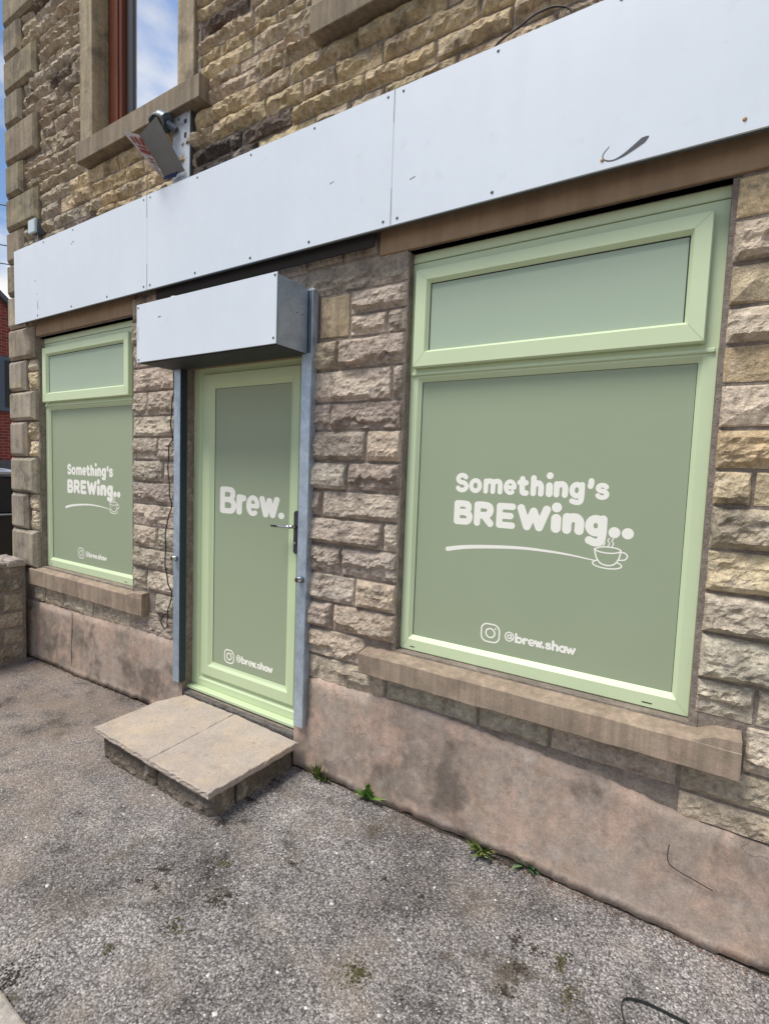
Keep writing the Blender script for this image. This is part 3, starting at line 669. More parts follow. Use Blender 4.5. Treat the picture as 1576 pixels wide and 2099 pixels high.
# ------------------------------------------------------------------ windows
def shop_window(dx, x0, x1, zb, zt, dz, jut):
    """dx shifts the big window's parts; parts kept as sub-parts of one window"""
    win = bpy.data.objects.new('window', None); COL.objects.link(win); win.parent = bld
    win.location = (x0 - bld.location[0], .05, zb)
    win['label'] = ('large shopfront window right of the door, sage film reading Something\'s BREWing' if dx == 0 else 'smaller looking shopfront window at the left corner, sage film reading Something\'s BREWing')
    zh = zt - .046; zs0, zs1 = 2.178 + dz, zt - .086
    fr = MB()
    gl = (x0 + .062, x1 - .062, zb + .075, 2.117 + dz)                  # lower light
    be = (x0 + .046, x1 - .046, zb + .055, 2.137 + dz)
    fr.ring([(x0, x1, zb, 2.160 + dz), (x0, x1, zb, 2.160 + dz), (x0 + .004, x1 - .004, zb + .004, 2.160 + dz), be, gl, gl], [.12, .054, .05, .05, .066, .08])
    uo = (x0, x1, 2.160 + dz, zh); ui = (x0 + .05, x1 - .05, 2.21 + dz, zh - .06)
    fr.ring([uo, uo, ui, ui], [.12, .05, .05, .10])
    fr.box(x0 + .012, x1 - .012, .040, .0495, 2.146 + dz, 2.162 + dz, bv=.003)
    fr.build('frame', M['upvc'], win)
    hd = MB().box(x0 - .002, x1 + .002, .047, .12, zh + .004, zt, bv=.003); hd.build('head_trim', M['upvc'], win)
    sx0, sx1 = x0 + .03, x1 - .046
    so_ = (sx0, sx1, zs0, zs1); s2 = (sx0 + .004, sx1 - .004, zs0 + .006, zs1 - .004); si = (sx0 + .060, sx1 - .056, zs0 + .068, zs1 - .052); sg = (sx0 + .073, sx1 - .068, zs0 + .080, zs1 - .066)
    MB().ring([so_, so_, s2, si, sg, sg], [.049, .020, .013, .013, .032, .05]).build('sash', M['upvc'], win)
    for (o4, i4, yy_) in ((s2, si, .0126), ((x0 + .004, x1 - .004, zb + .004, 2.160 + dz), be, .0496)):
        for (xa, za_, xb, zb_) in ((o4[0], o4[2], i4[0], i4[2]), (o4[1], o4[2], i4[1], i4[2]), (o4[0], o4[3], i4[0], i4[3]), (o4[1], o4[3], i4[1], i4[3])):
            if yy_ > .04 and za_ > 1: continue
            d_ = np.array((xb - xa, zb_ - za_)); d_ = d_ / np.linalg.norm(d_); q_ = np.array((-d_[1], d_[0])) * .0006
            MB().add([(xa + q_[0], yy_, za_ + q_[1]), (xa - q_[0], yy_, za_ - q_[1]), (xb - q_[0], yy_, zb_ - q_[1]), (xb + q_[0], yy_, zb_ + q_[1])], [(0, 1, 2, 3)]).build('weld_line', M['weld'], win)
    g2 = MB().ring([(sg[0] - .001, sg[1] + .001, sg[2] - .001, sg[3] + .001), (sg[0] + .005, sg[1] - .005, sg[2] + .001, sg[3] - .005)], [.0345, .0355])
    g2.ring([(gl[0] - .001, gl[1] + .001, gl[2] - .001, gl[3] + .001), (gl[0] + .003, gl[1] - .002, gl[2] + .001, gl[3] - .001)], [.069, .070]); g2.build('gasket', M['gasket'], win)
    MB().box(sg[0], sg[1], .036, .049, sg[2], sg[3]).build('pane', M['film_sky'], win)['label'] = 'sage film on the opening top light, sky reflection painted in as a paler tone'
    MB().box(gl[0], gl[1], .071, .077, gl[2], gl[3]).build('pane', M['film'], win)['label'] = 'sage green film over the large lower pane'
    o = jut; y = .0708
    zsh = -.030 if dx else 0.
    for yi_, (nm, st) in enumerate((('slogan', SLOG), ('slogan', BREW), ('swoosh', SWI), ('cup_drawing', CUP + STM), ('camera_logo', INS), ('handle_text', HND))):
        decal(nm, st, y - .0001 * yi_, win, M['vinyl'], res=.0024 if dx == 0 and nm in ('slogan',) else .0016 if dx == 0 else .003 if nm == 'slogan' else .002, off=o, zoff=zsh)
    MB().box(x0 + .06, x0 + .085, .0488, .0498, zb + .018, zb + .022).box(x1 - .16, x1 - .125, .0488, .0498, zb + .018, zb + .022).build('drain_slot', M['gasket'], win)
    # bead of mortar round the frame
    mo = MB().ring([(x0 - .03, x1 + .028, zb - .02, zt + .0), (x0 - .028, x1 + .026, zb - .02, zt + .0), (x0 + .002, x1 - .002, zb - .02, zt)], [.02, .002, .046]); mo.build('pointing', M['mortar'], win)
    return win
wb = shop_window(0, -1.262, -.003, .802, 2.716, 0, 0)
ws = shop_window(1, -4.822, -3.503, .772, 2.700, -.012, -3.512)
def sillmesh(x0, x1, y0, y1, z0, z1, seed, slope=.02, mat_=None, parent=None, label=None):
    nx = 40; V = []; prof = [(y1, z0), (y0 + .004, z0), (y0, z0 + .004), (y0, z1 - slope - .004), (y0 + .005, z1 - slope), (y1, z1)]
    for i in range(nx + 1):
        x = x0 + (x1 - x0) * i / nx
        for k, (yy, zz) in enumerate(prof):
            ww = .004 * (float(vn(x * 18, k, seed)) - .5) if k in (2, 3, 4) else 0
            V.append((x, yy + ww * .7, zz + ww + (-.004 * float(vn(x * 60, k, seed) > .84) if k == 4 else 0)))
    n = len(prof); F = [(i * n + k, (i + 1) * n + k, (i + 1) * n + (k + 1) % n, i * n + (k + 1) % n) for i in range(nx) for k in range(n)]
    F += [tuple(range(n))[::-1], tuple(range(nx * n, nx * n + n))]
    o = mesh('sill', V, F, mat_ or M['sill'], parent)
    if label: o['label'] = label
    return o
sillmesh(-1.418, .157, -.085, .06, .675, .80, 1, .022, parent=wb)
sillmesh(-4.925, -3.288, -.055, .06, .612, .772, 2, .028, parent=ws)
def stool(x0, x1, y0, zl_, zh_, par):
    V = []; 
    for x, z_ in ((x0, zl_), (x0 + (x1 - x0) * .45, zh_ - .004), (x1 - .001, zh_)):
        V += [(x, y0 + .002, zl_ - .006), (x, y0 + .004, z_), (x, .03, z_ + .010), (x, .03, zl_ - .006)]
    F = [(4 * i + k, 4 * i + 4 + k, 4 * i + 4 + (k + 1) % 4, 4 * i + (k + 1) % 4) for i in (0, 1) for k in range(4)] + [(8, 9, 10, 11)]
    MB().add(V, F).build('stool', M['sill'], par)
stool(.012, .157, -.085, .780, .812, wb); stool(-3.46, -3.288, -.055, .748, .770, ws)
# mortar fillets at sill ends
def upper_window(x0, x1, zs, label):
    win = bpy.data.objects.new('window', None); COL.objects.link(win); win.parent = bld; win.location = (x0 - bld.location[0], .05, zs); win['label'] = label
    zt = 6.2
    for a, b in ((x0, x0 + .16), (x1 - .155, x1)):
        part = MB().box(a, b, -.032, .20, zs, zt, bv=.004); part.C = [np.broadcast_to(np.array((.37, .305, .205)), (24, 3))]; part.build('jamb', M['sawn'], win)
    MB().box(x1 + .001, x1 + .035, -.006, .1, zs, zt, bv=.002).build('pointing', M['mortar'], win)
    g0, g1 = x0 + .16, x1 - .155
    gl = (g0 + .24, g1 - .0, zs + .02, zt - .1)
    MB().box(g0, g0 + .165, .085, .2, zs, zt, bv=.006).box(g0 + .12, g0 + .14, .072, .086, zs, zt, bv=.003).build('frame', M['wood'], win)
    MB().box(g0 + .166, g0 + .24, .125, .2, zs, zt, bv=.004).build('glazing_bar', M['wood2'], win)
    MB().box(gl[0], gl[1], .14, .147, gl[2] - .02, gl[3]).build('pane', M['glass'], win)
    sillmesh(x0 + .04, x1 + .12, -.085, .16, 3.832, 3.975, 4, .01, mat_=M['sill_up'], parent=win)
    return win
upper_window(-4.075, -2.795, 3.972, 'upstairs window with brown wooden frame reflecting clouds')
upper_window(-1.875, -.595, 3.972, 'upstairs window of which only the sill corner shows above the fascia')

# ------------------------------------------------------------------ door
door = bpy.data.objects.new('door', None); COL.objects.link(door); door.parent = bld; door.location = (-2.39 + 2.6, .06, .17); door['label'] = 'green glazed door lettered Brew. with lever handle'
y = .06
fo = (-2.889, -1.90, .209, 2.330); fi = (-2.796, -1.957, .286, 2.268)
MB().ring([fo, fo, (fo[0] + .004, fo[1] - .004, fo[2] + .004, fo[3] - .004), (fi[0] - .028, fi[1] + .028, fi[2] - .03, fi[3] + .028), (fi[0] - .016, fi[1] + .016, fi[2] - .018, fi[3] + .016), fi, fi], [.14, .063, .06, .06, .072, .072, .10]).build('frame', M['upvcd'], door)
lo_ = (-2.792, -1.961, .292, 2.264); lg = (-2.690, -2.043, .392, 2.172)
MB().ring([lo_, lo_, (lo_[0] + .006, lo_[1] - .006, lo_[2] + .008, lo_[3] - .006), (lg[0] - .03, lg[1] + .03, lg[2] - .03, lg[3] + .03), (lg[0] - .010, lg[1] + .010, lg[2] - .014, lg[3] + .012), lg, lg], [.10, .062, .054, .054, .066, .070, .09]).build('leaf', M['upvcd'], door)
MB().ring([(lg[0] - .001, lg[1] + .001, lg[2] - .001, lg[3] + .001), (lg[0] + .004, lg[1] - .003, lg[2] + .001, lg[3] - .002)], [.0715, .0725]).build('gasket', M['gasket'], door)
MB().box(lg[0], lg[1], .073, .080, lg[2], lg[3]).build('pane', M['film'], door)
MB().ring([(-2.794, -1.958, .288, 2.266), (-2.790, -1.9615, .2915, 2.2635)], [.078, .078]).build('seal', M['gasket'], door)
MB().box(-2.884, -1.90, .018, .075, .186, .2085, bv=.004).build('cill', M['upvcd'], door)
pl = [-2.638, -2.489, -2.487, -2.397, -2.399, -2.285, -2.288, -2.122, -2.130, -2.083]
decal('shop_name', line_strokes('Brew.', pr_([v / 1.33 for v in pl]), .038, 1.385, 1.513, 1.555, 1.38, {'B': .0345, 'r': .038, 'e': .029, 'w': .034, '.': .037}), .0727, door, M['vinyl'], res=.0018, ax=1.33)
decal('camera_logo', insta(-2.581, -2.489, .415, .508, .0042), .0727, door, M['vinyl'], res=.002)
s_ = (-2.15 + 2.47) / .308; hx = [-2.470 + (v + .731) * s_ for v in HX]
decal('handle_text', line_strokes('@brew.shaw', pr_([v / 1.2 for v in hx]), .0105, .441, .476, .490, .43, {'@': .0058, 'e': .0078, 's': .0082, 'w': .0088, '.': .0115, 'a': .0092, 'b': .0098}), .0727, door, M['vinyl'], res=.0017, ax=1.2)
hd = bpy.data.objects.new('handle', None); hd.empty_display_size = .05
mb = MB(); pts = []
V = [(-1.966 + a, yy, z_) for yy in (.0535, .044) for a, z_ in [(.0165 * math.cos(t_), 1.428 + .0165 * math.sin(t_)) for t_ in np.linspace(0, math.pi, 9)] + [(.0165 * math.cos(t_), 1.215 + .0165 * math.sin(t_)) for t_ in np.linspace(math.pi, 2 * math.pi, 9)]]
mb.add(V, [tuple(range(18, 36))] + [(i, (i + 1) % 18, 18 + (i + 1) % 18, 18 + i) for i in range(18)]); mb.build('handle_plate', M['dark'], door)
mb = MB().tube([(-1.966, .045, 1.355), (-1.966, -.005, 1.355)], .010, 12).tube([(-1.966, -.004, 1.355), (-1.985, -.008, 1.3555), (-2.03, -.008, 1.354), (-2.105, -.006, 1.353)], [.0105, .009, .0085, .0095], 12); mb.build('lever', M['chrome'], door, smooth=True)
MB().tube([(-1.966, .044, 1.262), (-1.966, .036, 1.262)], .0085, 12).build('lock_cylinder', M['chrome'], door)
# threshold
mb = MB(); V, Fc = rockgrid(.99, .17, 77, .02, .02, .7, 0)
mesh('threshold', place(V, (-2.884, -.012, .008), (1, 0, 0), (0, -1, 0), (0, 0, 1)), Fc, M['rough_cement'], bld)
MB().box(-2.88, -1.897, -.014, .15, -.05, .176, bv=.004).build('threshold_bed', M['rough_cement'], bld)
# stone returns of the door jamb
for i in range(len(zl) - 2):
    V, Fc = rockgrid(.075, zl[i + 1] - zl[i] - .012, 900 + i, .006, .018, .35, .2)
    if zl[i + 1] < 2.33: mesh('jamb_stone', place(V, (-2.884, .0, zl[i] + .006), (0, 1, 0), (1, 0, 0), (0, 0, 1)), Fc, M['rock'], bld, col=jitcol((.30, .235, .20), .06))

# ------------------------------------------------------------------ fascia board
fas = thing('fascia_board', (-2.3, -.09, 2.80), 'long blank white sign fascia running across the shopfront above the windows', 'sign board')
FZ0, FZ1, FY = 2.801, 3.388, -.1
for a, b in ((-4.985, -3.156), (-3.154, -1.311), (-1.309, .55), (.552, 1.6)):
    MB().box(a, b, FY, FY + .010, FZ0, FZ1).build('sign_panel', M['white'], fas)
MB().box(-4.985, 1.6, FY + .0105, FY + .016, FZ0 - .005, FZ1 + .006).build('backing_board', M['edge'], fas)
for a, b in ((3.22, 3.28), (2.93, 2.99)): MB().box(-4.95, 1.6, -.083, (.004 if a > 3.1 else -.036), a, b).build('batten', M['timber_and_shade'], fas)  # upper batten carried back to the wall to block light from above
MB().box(-4.95, 1.6, -.036, .0, 2.90, 2.93).build('batten', M['timber_and_shade'], fas)
MB().box(-3.14, -1.435, -.046, -.036, 2.755, 2.92).build('door_shade_strip', M['timber_and_shade'], fas)  # added dark strip standing in for the shade under the fascia above the door
for xx in (-3.155, -1.31):
    for za_, zb_ in ((2.803, 2.965), (3.25, 3.386)): MB().box(xx - .0011, xx + .0011, FY - .0012, FY + .001, za_, zb_).build('seam', M['screw'], fas)
for xx in (-4.598, -4.087, -3.615, -3.19, -3.122, -2.678, -2.213, -1.794, -1.35, -1.275, -.827): MB().dome(xx, FY - .0005, 2.826, .0075 if xx < -1.5 else .0068).build('screw', M['screw'], fas)
for xx in (-4.489, -4.056, -3.19, -3.12, -2.663, -2.218, -1.774, -1.345, -1.265, -.83, -.38): MB().dome(xx, FY - .0005, 3.366, .006).build('screw', M['screw'], fas)
for xx, zz in ((-.41, 2.833), (.014, 2.840)): MB().dome(xx, FY - .0005, zz, .0068).build('screw', M['rusty'], fas)['label'] = 'rusty orange screw head'
mk = [(spl([(-.389, 2.874), (-.405, 2.858), (-.409, 2.843), (-.398, 2.829), (-.372, 2.823), (-.340, 2.831), (-.310, 2.846), (-.28, 2.863), (-.262, 2.872)]), None)]
mk = [(p_, [.0011 + .00004 * i + (.0068 * max(0, (i - 34) / 20.) if i > 34 else 0) - (.0125 * max(0, (i - 56) / 8.) if i > 56 else 0) for i in range(len(p_))]) for p_, _ in mk]
decal('paint_mark', mk, FY - .0008, fas, M['edge'], res=.0012)
for st_ in ([W_([(-1.668, 3.074), (-1.645, 3.080)], .0014)], [W_([(-1.215, 2.977), (-1.19, 2.984)], .0014)], [W_([(-4.63, 3.1), (-4.628, 3.094)], .004)], [W_([(-4.606, 2.992), (-4.605, 2.99)], .0035)], [W_(spl([(-4.588, 2.935), (-4.597, 2.905), (-4.588, 2.875)]), .0025)], [W_(spl([(-4.08, 3.268), (-4.06, 3.281), (-4.04, 3.283)]), .0018)]):
    decal('paint_mark', st_, FY - .0008, fas, M['screw'], res=.0012)

# ------------------------------------------------------------------ roller shutter box and rails
sh_ = thing('roller_shutter', (-2.4, -.15, 2.29), 'boxed roller shutter over the door with blank white front panel and galvanised side rails', 'roller shutter')
MB().box(-2.975, -1.838, -.262, -.006, 2.292, 2.618, bv=.002).build('housing', M['galvd'], sh_)
MB().box(-1.8378, -1.8362, -.264, -.046, 2.288, 2.622).build('side_plate', M['galv'], sh_)
MB().box(-2.97, -1.842, -.255, -.02, 2.286, 2.2905).build('underside', M['dark'], sh_)
MB().box(-2.99, -1.838, -.2735, -.2665, 2.290, 2.631, bv=.0012).build('front_panel', M['white'], sh_)
MB().box(-2.988, -1.8375, -.2663, -.2632, 2.288, 2.629).build('panel_edge', M['edge'], sh_)
for xx, zz in ((-1.852, 2.617), (-1.856, 2.318), (-2.974, 2.612), (-2.969, 2.306)): MB().dome(xx, -.274, zz, .0065).build('screw', M['screw'], sh_)
for st_ in ([W_([(-2.778, 2.534), (-2.755, 2.536)], .0022)], [W_(spl([(-2.972, 2.50), (-2.976, 2.46), (-2.973, 2.42)]), .0012)]): decal('paint_mark', st_, -.2743, sh_, M['screw'], res=.0012)
for yy in (-.09, -.13): MB().tube([(-1.8364, yy, 2.475), (-1.8350, yy, 2.475)], .0035, 8).build('rivet', M['edge'], sh_)
# rails: right one shows its outer web, left one its open dark channel
MB().box(-1.866, -1.806, -.050, -.0465, .255, 2.288).box(-1.8045, -1.800, -.052, -.003, .253, 2.61, bv=.001).box(-1.866, -1.806, -.008, -.004, .255, 2.288).build('guide_rail', M['galv'], sh_)
MB().box(-1.83, -1.8048, -.045, -.004, 2.289, 2.608).build('rail_head', M['galvd'], sh_)
MB().box(-2.938, -2.876, -.052, -.048, .243, 2.286, bv=.001).build('guide_rail', M['galv'], sh_)
MB().box(-2.938, -2.933, -.0475, -.002, .243, 2.286).box(-2.9325, -2.876, -.008, -.004, .243, 2.286).box(-2.8758, -2.873, -.0475, -.001, .243, 2.286).build('rail_channel', M['navy'], sh_)
for xx, zz in ((-1.836, 1.085), (-2.907, 1.074)):
    MB().tube([(xx + .006, -.046, zz), (xx + .002, -.062, zz)], .019, 14).build('bullet_lock', M['galvd'], sh_, smooth=False)
    MB().tube([(xx + .002, -.062, zz), (xx, -.068, zz), (xx - .001, -.085, zz)], [.0165, .0165, .0145], 14).build('bullet_lock', M['chrome'], sh_)
    MB().tube([(xx - .001, -.0852, zz), (xx - .001, -.0862, zz)], .0075, 10).build('keyhole', M['gasket'], sh_)
MB().add([(-2.71, -.25, 2.632), (-2.69, -.25, 2.648), (-2.66, -.25, 2.646), (-2.64, -.25, 2.634), (-2.71, -.247, 2.632), (-2.69, -.247, 2.648), (-2.66, -.247, 2.646), (-2.64, -.247, 2.634)], [(0, 3, 2, 1), (4, 5, 6, 7), (0, 1, 5, 4), (1, 2, 6, 5), (2, 3, 7, 6)]).build('tape_scrap', M['vinyl'], sh_)
MB().box(-1.842, -1.80, -.04, -.012, 2.612, 2.62).build('bracket', M['platew'], sh_)

# ------------------------------------------------------------------ folded sign under the upstairs window
sg_ = thing('folded_signboard', (-2.9, -.03, 3.47), 'V folded projecting sign with grey back and faded red letters, bolted under the upstairs sill', 'sign')
MB().box(-2.985, -2.822, -.036, -.030, 3.44, 3.845, bv=.001).build('mounting_plate', M['platew'], sg_)
MB().box(-2.992, -2.818, -.0295, -.0, 3.43, 3.84).build('plate_back', M['edge'], sg_)
for (a, b, c_, d_) in ((-2.872, -2.85, 3.768, 3.79), (-2.872, -2.852, 3.685, 3.712), (-2.93, -2.922, 3.80, 3.815), (-2.838, -2.832, 3.82, 3.83)):
    MB().box(a, b, -.0385, -.0362, c_, d_).build('bolt_hole', M['gasket'], sg_)
def panel3(name, q, th, matl):
    q = [Vector(p_) for p_ in q]; nn = (q[1] - q[0]).cross(q[3] - q[0]).normalized() * th
    V = [tuple(p_) for p_ in q] + [tuple(p_ + nn) for p_ in q]
    return MB().add(V, [(0, 1, 2, 3), (7, 6, 5, 4), (0, 4, 5, 1), (1, 5, 6, 2), (2, 6, 7, 3), (3, 7, 4, 0)]).build(name, matl, sg_)
BL, BR, TR, TL = (-3.033, -.055, 3.486), (-2.86, -.038, 3.486), (-2.86, -.233, 3.694), (-3.048, -.217, 3.657)
panel3('back_panel', [BL, BR, TR, TL], .003, M['grey'])
BL2, TL2 = (-3.040, -.098, 3.486), (-3.092, -.301, 3.650)
panel3('lettered_panel', [(BL[0] - .004, BL[1] - .003, BL[2]), BL2, TL2, (TL[0] - .004, TL[1] - .003, TL[2])], .004, M['letter'])
def onp(u, v, d):
    A = Vector(BL) * (1 - u) + Vector(BL2) * u; B_ = Vector(TL) * (1 - u) + Vector(TL2) * u; p_ = A * (1 - v) + B_ * v
    nn = (Vector(BL2) - Vector(BL)).cross(Vector(TL) - Vector(BL)).normalized(); 
    return p_ + nn * d
for sgn in (-1, 1):
    mb = MB()
    for v0, v1, u0, u1 in ((.52, .60, .1, .9), (.64, .68, .15, .85), (.72, .9, .1, .3), (.72, .9, .42, .6), (.74, .88, .7, .85), (.30, .33, .2, .8), (.38, .41, .2, .7)):
        mb.add([tuple(onp(u, v, sgn * .006 - .001)) for u, v in ((u0, v0), (u1, v0), (u1, v1), (u0, v1))], [(0, 1, 2, 3)])
    mb.build('red_lettering', M['red'], sg_)
panel3('navy_edge', [(-3.04, -.06, 3.470), (-2.92, -.06, 3.455), (-2.90, -.055, 3.484), (-3.035, -.060, 3.484)], .006, M['blue'])
# drum shaped knuckle joint
MB().tube([(-3.02, -.10, 3.80), (-2.975, -.085, 3.775)], [.052, .055], 18).tube([(-2.97, -.083, 3.772), (-2.93, -.05, 3.74)], [.022, .018], 10).build('knuckle', M['galvd'], sg_)
MB().tube([(-3.00, -.13, 3.775), (-2.985, -.155, 3.745)], [.040, .044], 16).build('drum', M['grey'], sg_, smooth=True)
MB().tube([(-2.985, -.155, 3.745), (-2.984, -.157, 3.743)], .038, 16).build('drum_mouth', M['gasket'], sg_)

# ------------------------------------------------------------------ junction box, cables
jb = thing('junction_box', (-4.70, -.05, 3.53), 'small pale blue grey junction box on the quoin at the left end above the fascia', 'box')
MB().box(-4.782, -4.672, -.082, -.058, 3.492, 3.60, bv=.006).build('lid', M['jbox'], jb)
MB().box(-4.775, -4.677, -.0575, -.0, 3.498, 3.594, bv=.003).build('base', M['galvd'], jb)
for dx_ in (0, .025): MB().tube([(-4.735 + dx_, -.04, 3.50), (-4.732 + dx_, -.045, 3.46), (-4.70 + dx_, -.05, 3.41)], .005, 6).build('lead', M['platew'], jb, smooth=True)
cp = [(-2.947, 2.286), (-2.951, 2.146), (-2.972, 2.014), (-2.975, 1.914), (-2.955, 1.855), (-2.994, 1.796), (-3.002, 1.678), (-2.989, 1.508), (-2.968, 1.402), (-3.016, 1.291), (-3.029, 1.159), (-3.025, 0.984), (-2.992, 0.883), (-2.957, 0.818), (-2.995, 0.724), (-3.004, 0.651), (-3.008, 0.597), (-3.046, 0.58), (-3.071, 0.63), (-3.026, 0.678), (-2.97, 0.662), (-2.945, .66)]
sp2 = spl(cp, 6); mb = MB().tube([(x, -.046 - .006 * math.sin(i * .9) * .5, z) for i, (x, z) in enumerate(sp2)], .0042, 6)
props(mb.build('cable', M['cable'], smooth=True), 'thin dark cable hanging down the pier left of the door, looped at its end', 'cable')
c2 = spl([(-0.87, 3.40), (-0.83, 3.427), (-0.767, 3.444), (-0.702, 3.466), (-0.647, 3.469), (-0.613, 3.461), (-0.571, 3.438), (-.55, 3.40)], 6)
props(MB().tube([(x, -.072, z) for x, z in c2], .004, 6).build('cable', M['cable'], smooth=True), 'dark cable arching out over the top edge of the fascia, top right', 'cable')

# ------------------------------------------------------------------ door step
stp = thing('door_step', (-2.34, -.33, 0), 'stone door step of two paving slabs laid on rock faced blocks', 'step')
def slab(poly, z0, z1, seed, label=None):
    poly = [np.array(p_, float) for p_ in poly]; out = []
    for i, a in enumerate(poly):
        b = poly[(i + 1) % len(poly)]; n_ = max(2, int(np.linalg.norm(b - a) / .02)); d = (b - a) / np.linalg.norm(b - a); nr = np.array([d[1], -d[0]])
        for k in range(n_):
            p_ = a + (b - a) * k / n_; out.append(p_ - nr * (.006 * float(vn(p_[0] * 30 + p_[1] * 30, seed, seed))) * (0 if k == 0 or abs(p_[0] + 2.345) < .03 else 1))
    out = np.array(out); n_ = len(out); c = out.mean(0)
    def loop(f, z, j): return [(c[0] + (q[0] - c[0]) * (1 - f) + (rng.rand() - .5) * j, c[1] + (q[1] - c[1]) * (1 - f) + (rng.rand() - .5) * j, z + (rng.rand() - .5) * j) for q in out]
    V = loop(.012, z0, .002) + loop(0, z0 + .010, .006) + loop(.006, z0 + (z1 - z0) * .6, .007) + loop(.002, z1 - .004, .004) + loop(.014, z1, .0015)
    F = [(l_ * n_ + i, l_ * n_ + (i + 1) % n_, (l_ + 1) * n_ + (i + 1) % n_, (l_ + 1) * n_ + i) for l_ in range(4) for i in range(n_)]
    ti = len(V); V.append((c[0], c[1], z1)); F += [(4 * n_ + i, 4 * n_ + (i + 1) % n_, ti) for i in range(n_)]; F.append(tuple(range(n_))[::-1])
    o = mesh('slab', V, F, M['slab'], stp)
    if label: o['label'] = label
slab([(-2.875, -.61), (-2.3285, -.628), (-2.3625, -.03), (-2.83, -.036), (-2.886, -.20)], .136, .170, 3)
slab([(-2.3265, -.630), (-1.850, -.640), (-1.822, -.05), (-2.3605, -.03)], .136, .170, 4)
MB().box(-2.80, -1.90, -.53, -.02, -.08, .126).build('core', M['soil'], stp)
def blk(O, X, Nn, w, h, seed, c_, B=.02):
    V, Fc = rockgrid(w, h, seed, B, .016, .8, .5); mesh('block', place(V, O, X, Nn, (0, 0, 1)), Fc, M['rock'], stp, col=c_)
X_ = np.array((1., 0, 0)); gy0 = -.562
blk((-2.842, gy0, -.045), X_, (0, -1, 0), .495, .180, 41, (.16, .13, .10), .024)
blk((-2.335, gy0 - .002, -.045), X_, (0, -1, 0), .45, .180, 43, (.20, .165, .13), .028)
blk((-1.893, -.568, -.03), (0, 1, 0), (1, 0, 0), .125, .157, 44, (.22, .18, .13), .014)
blk((-1.889, -.435, -.03), (0, 1, 0), (1, 0, 0), .40, .157, 45, (.19, .155, .115), .016)
blk((-2.842, -.03, -.05), (0, -1, 0), (-1, 0, 0), .53, .177, 46, (.15, .12, .09), .014)

# ------------------------------------------------------------------ low stone wall at the left
gw = thing('garden_wall', (-5.1, -1.0, -.08), 'low coursed stone boundary wall with flat coping stones at the left corner', 'wall')
MB().box(-5.20, -4.955, -3.4, -.07, -.2, .80).build('wall_core', M['mortar'], gw)
zc = [-.10, .095, .244, .388, .548, .683, .80]
for k in range(6):
    yy = -.072; first = True
    while yy > -3.3:
        ln = (.17 if k % 2 else .30) if first else rng.uniform(.22, .42); first = False
        V, Fc = rockgrid(ln - .018, zc[k + 1] - zc[k] - .018, int(k * 31 - yy * 100) + 7, .02, .018, .8, .4)
        mesh('stone', place(V, (-4.957, yy - ln + .005, zc[k] + .005), (0, 1, 0), (1, 0, 0), (0, 0, 1)), Fc, M['rock'], gw, col=jitcol(((.36, .30, .22), (.42, .345, .245), (.31, .26, .20))[rng.randint(3)], .06))
        yy -= ln
V, Fc = rockgrid(.22, .90, 5, .01, .03, .6, 0); mesh('end_stone', place(V, (-5.19, -.068, -.1), (1, 0, 0), (0, 1, 0), (0, 0, 1)), Fc, M['rock'], gw, col=(.26, .21, .16))
yy = -.062
while yy > -3.3:
    ln = rng.uniform(.26, .4) if yy < -.2 else .15
    V, Fc = rockgrid(.31, ln - .012, int(-yy * 77) + 3, .05, .03, 1.1, 0)
    mesh('coping', place(V, (-5.23, yy - ln, .803), (1, 0, 0), (0, 0, 1), (0, 1, 0)), Fc, M['rock'], gw, col=jitcol((.38, .32, .28), .05)); yy -= ln

# ------------------------------------------------------------------ background: brick house, car, wires
hs = thing('brick_house', (-15, 0, 0), 'red brick gabled house behind the corner, seen past the left edge of the stone building', 'house')
MB().add([(-15, -5, -.2), (-15, 6.2, -.2), (-15, 6.2, 3.4), (-15, .6, 8.3), (-15, -5, 3.4), (-23, -5, -.2), (-23, 6.2, -.2), (-23, 6.2, 3.4), (-23, .6, 8.3), (-23, -5, 3.4)], [(0, 1, 2, 3, 4), (9, 8, 7, 6, 5), (1, 6, 7, 2), (0, 4, 9, 5)]).build('wall', M['brick'], hs)
M['slate'] = mat('grey_slate', (.10, .10, .11), rough=.7, var=((3, .8, 1.2),)); M['bluegrey'] = mat('blue_grey_frame', (.07, .095, .13), rough=.4)
MB().add([(-14.85, 6.5, 3.14), (-14.85, .6, 8.33), (-23.2, .6, 8.33), (-23.2, 6.5, 3.14), (-14.85, 6.5, 3.26), (-14.85, .6, 8.47), (-23.2, .6, 8.47), (-23.2, 6.5, 3.26), (-14.85, -5.3, 3.14), (-23.2, -5.3, 3.14), (-14.85, -5.3, 3.26), (-23.2, -5.3, 3.26)],
    [(4, 5, 6, 7), (0, 1, 5, 4), (5, 10, 11, 6), (1, 8, 10, 5), (0, 3, 2, 1), (1, 2, 9, 8), (0, 4, 7, 3)]).build('roof', M['slate'], hs)
MB().box(-14.97, -14.90, 3.62, 4.7, 2.87, 4.22, bv=.01).build('window', M['bluegrey'], hs)
MB().box(-14.89, -14.885, 3.74, 4.62, 2.98, 4.12).build('pane', M['gasket'], hs)
MB().box(-14.98, -14.9, -5, 6.2, 1.30, 1.66, bv=.01).build('plinth_band', M['slate'], hs)
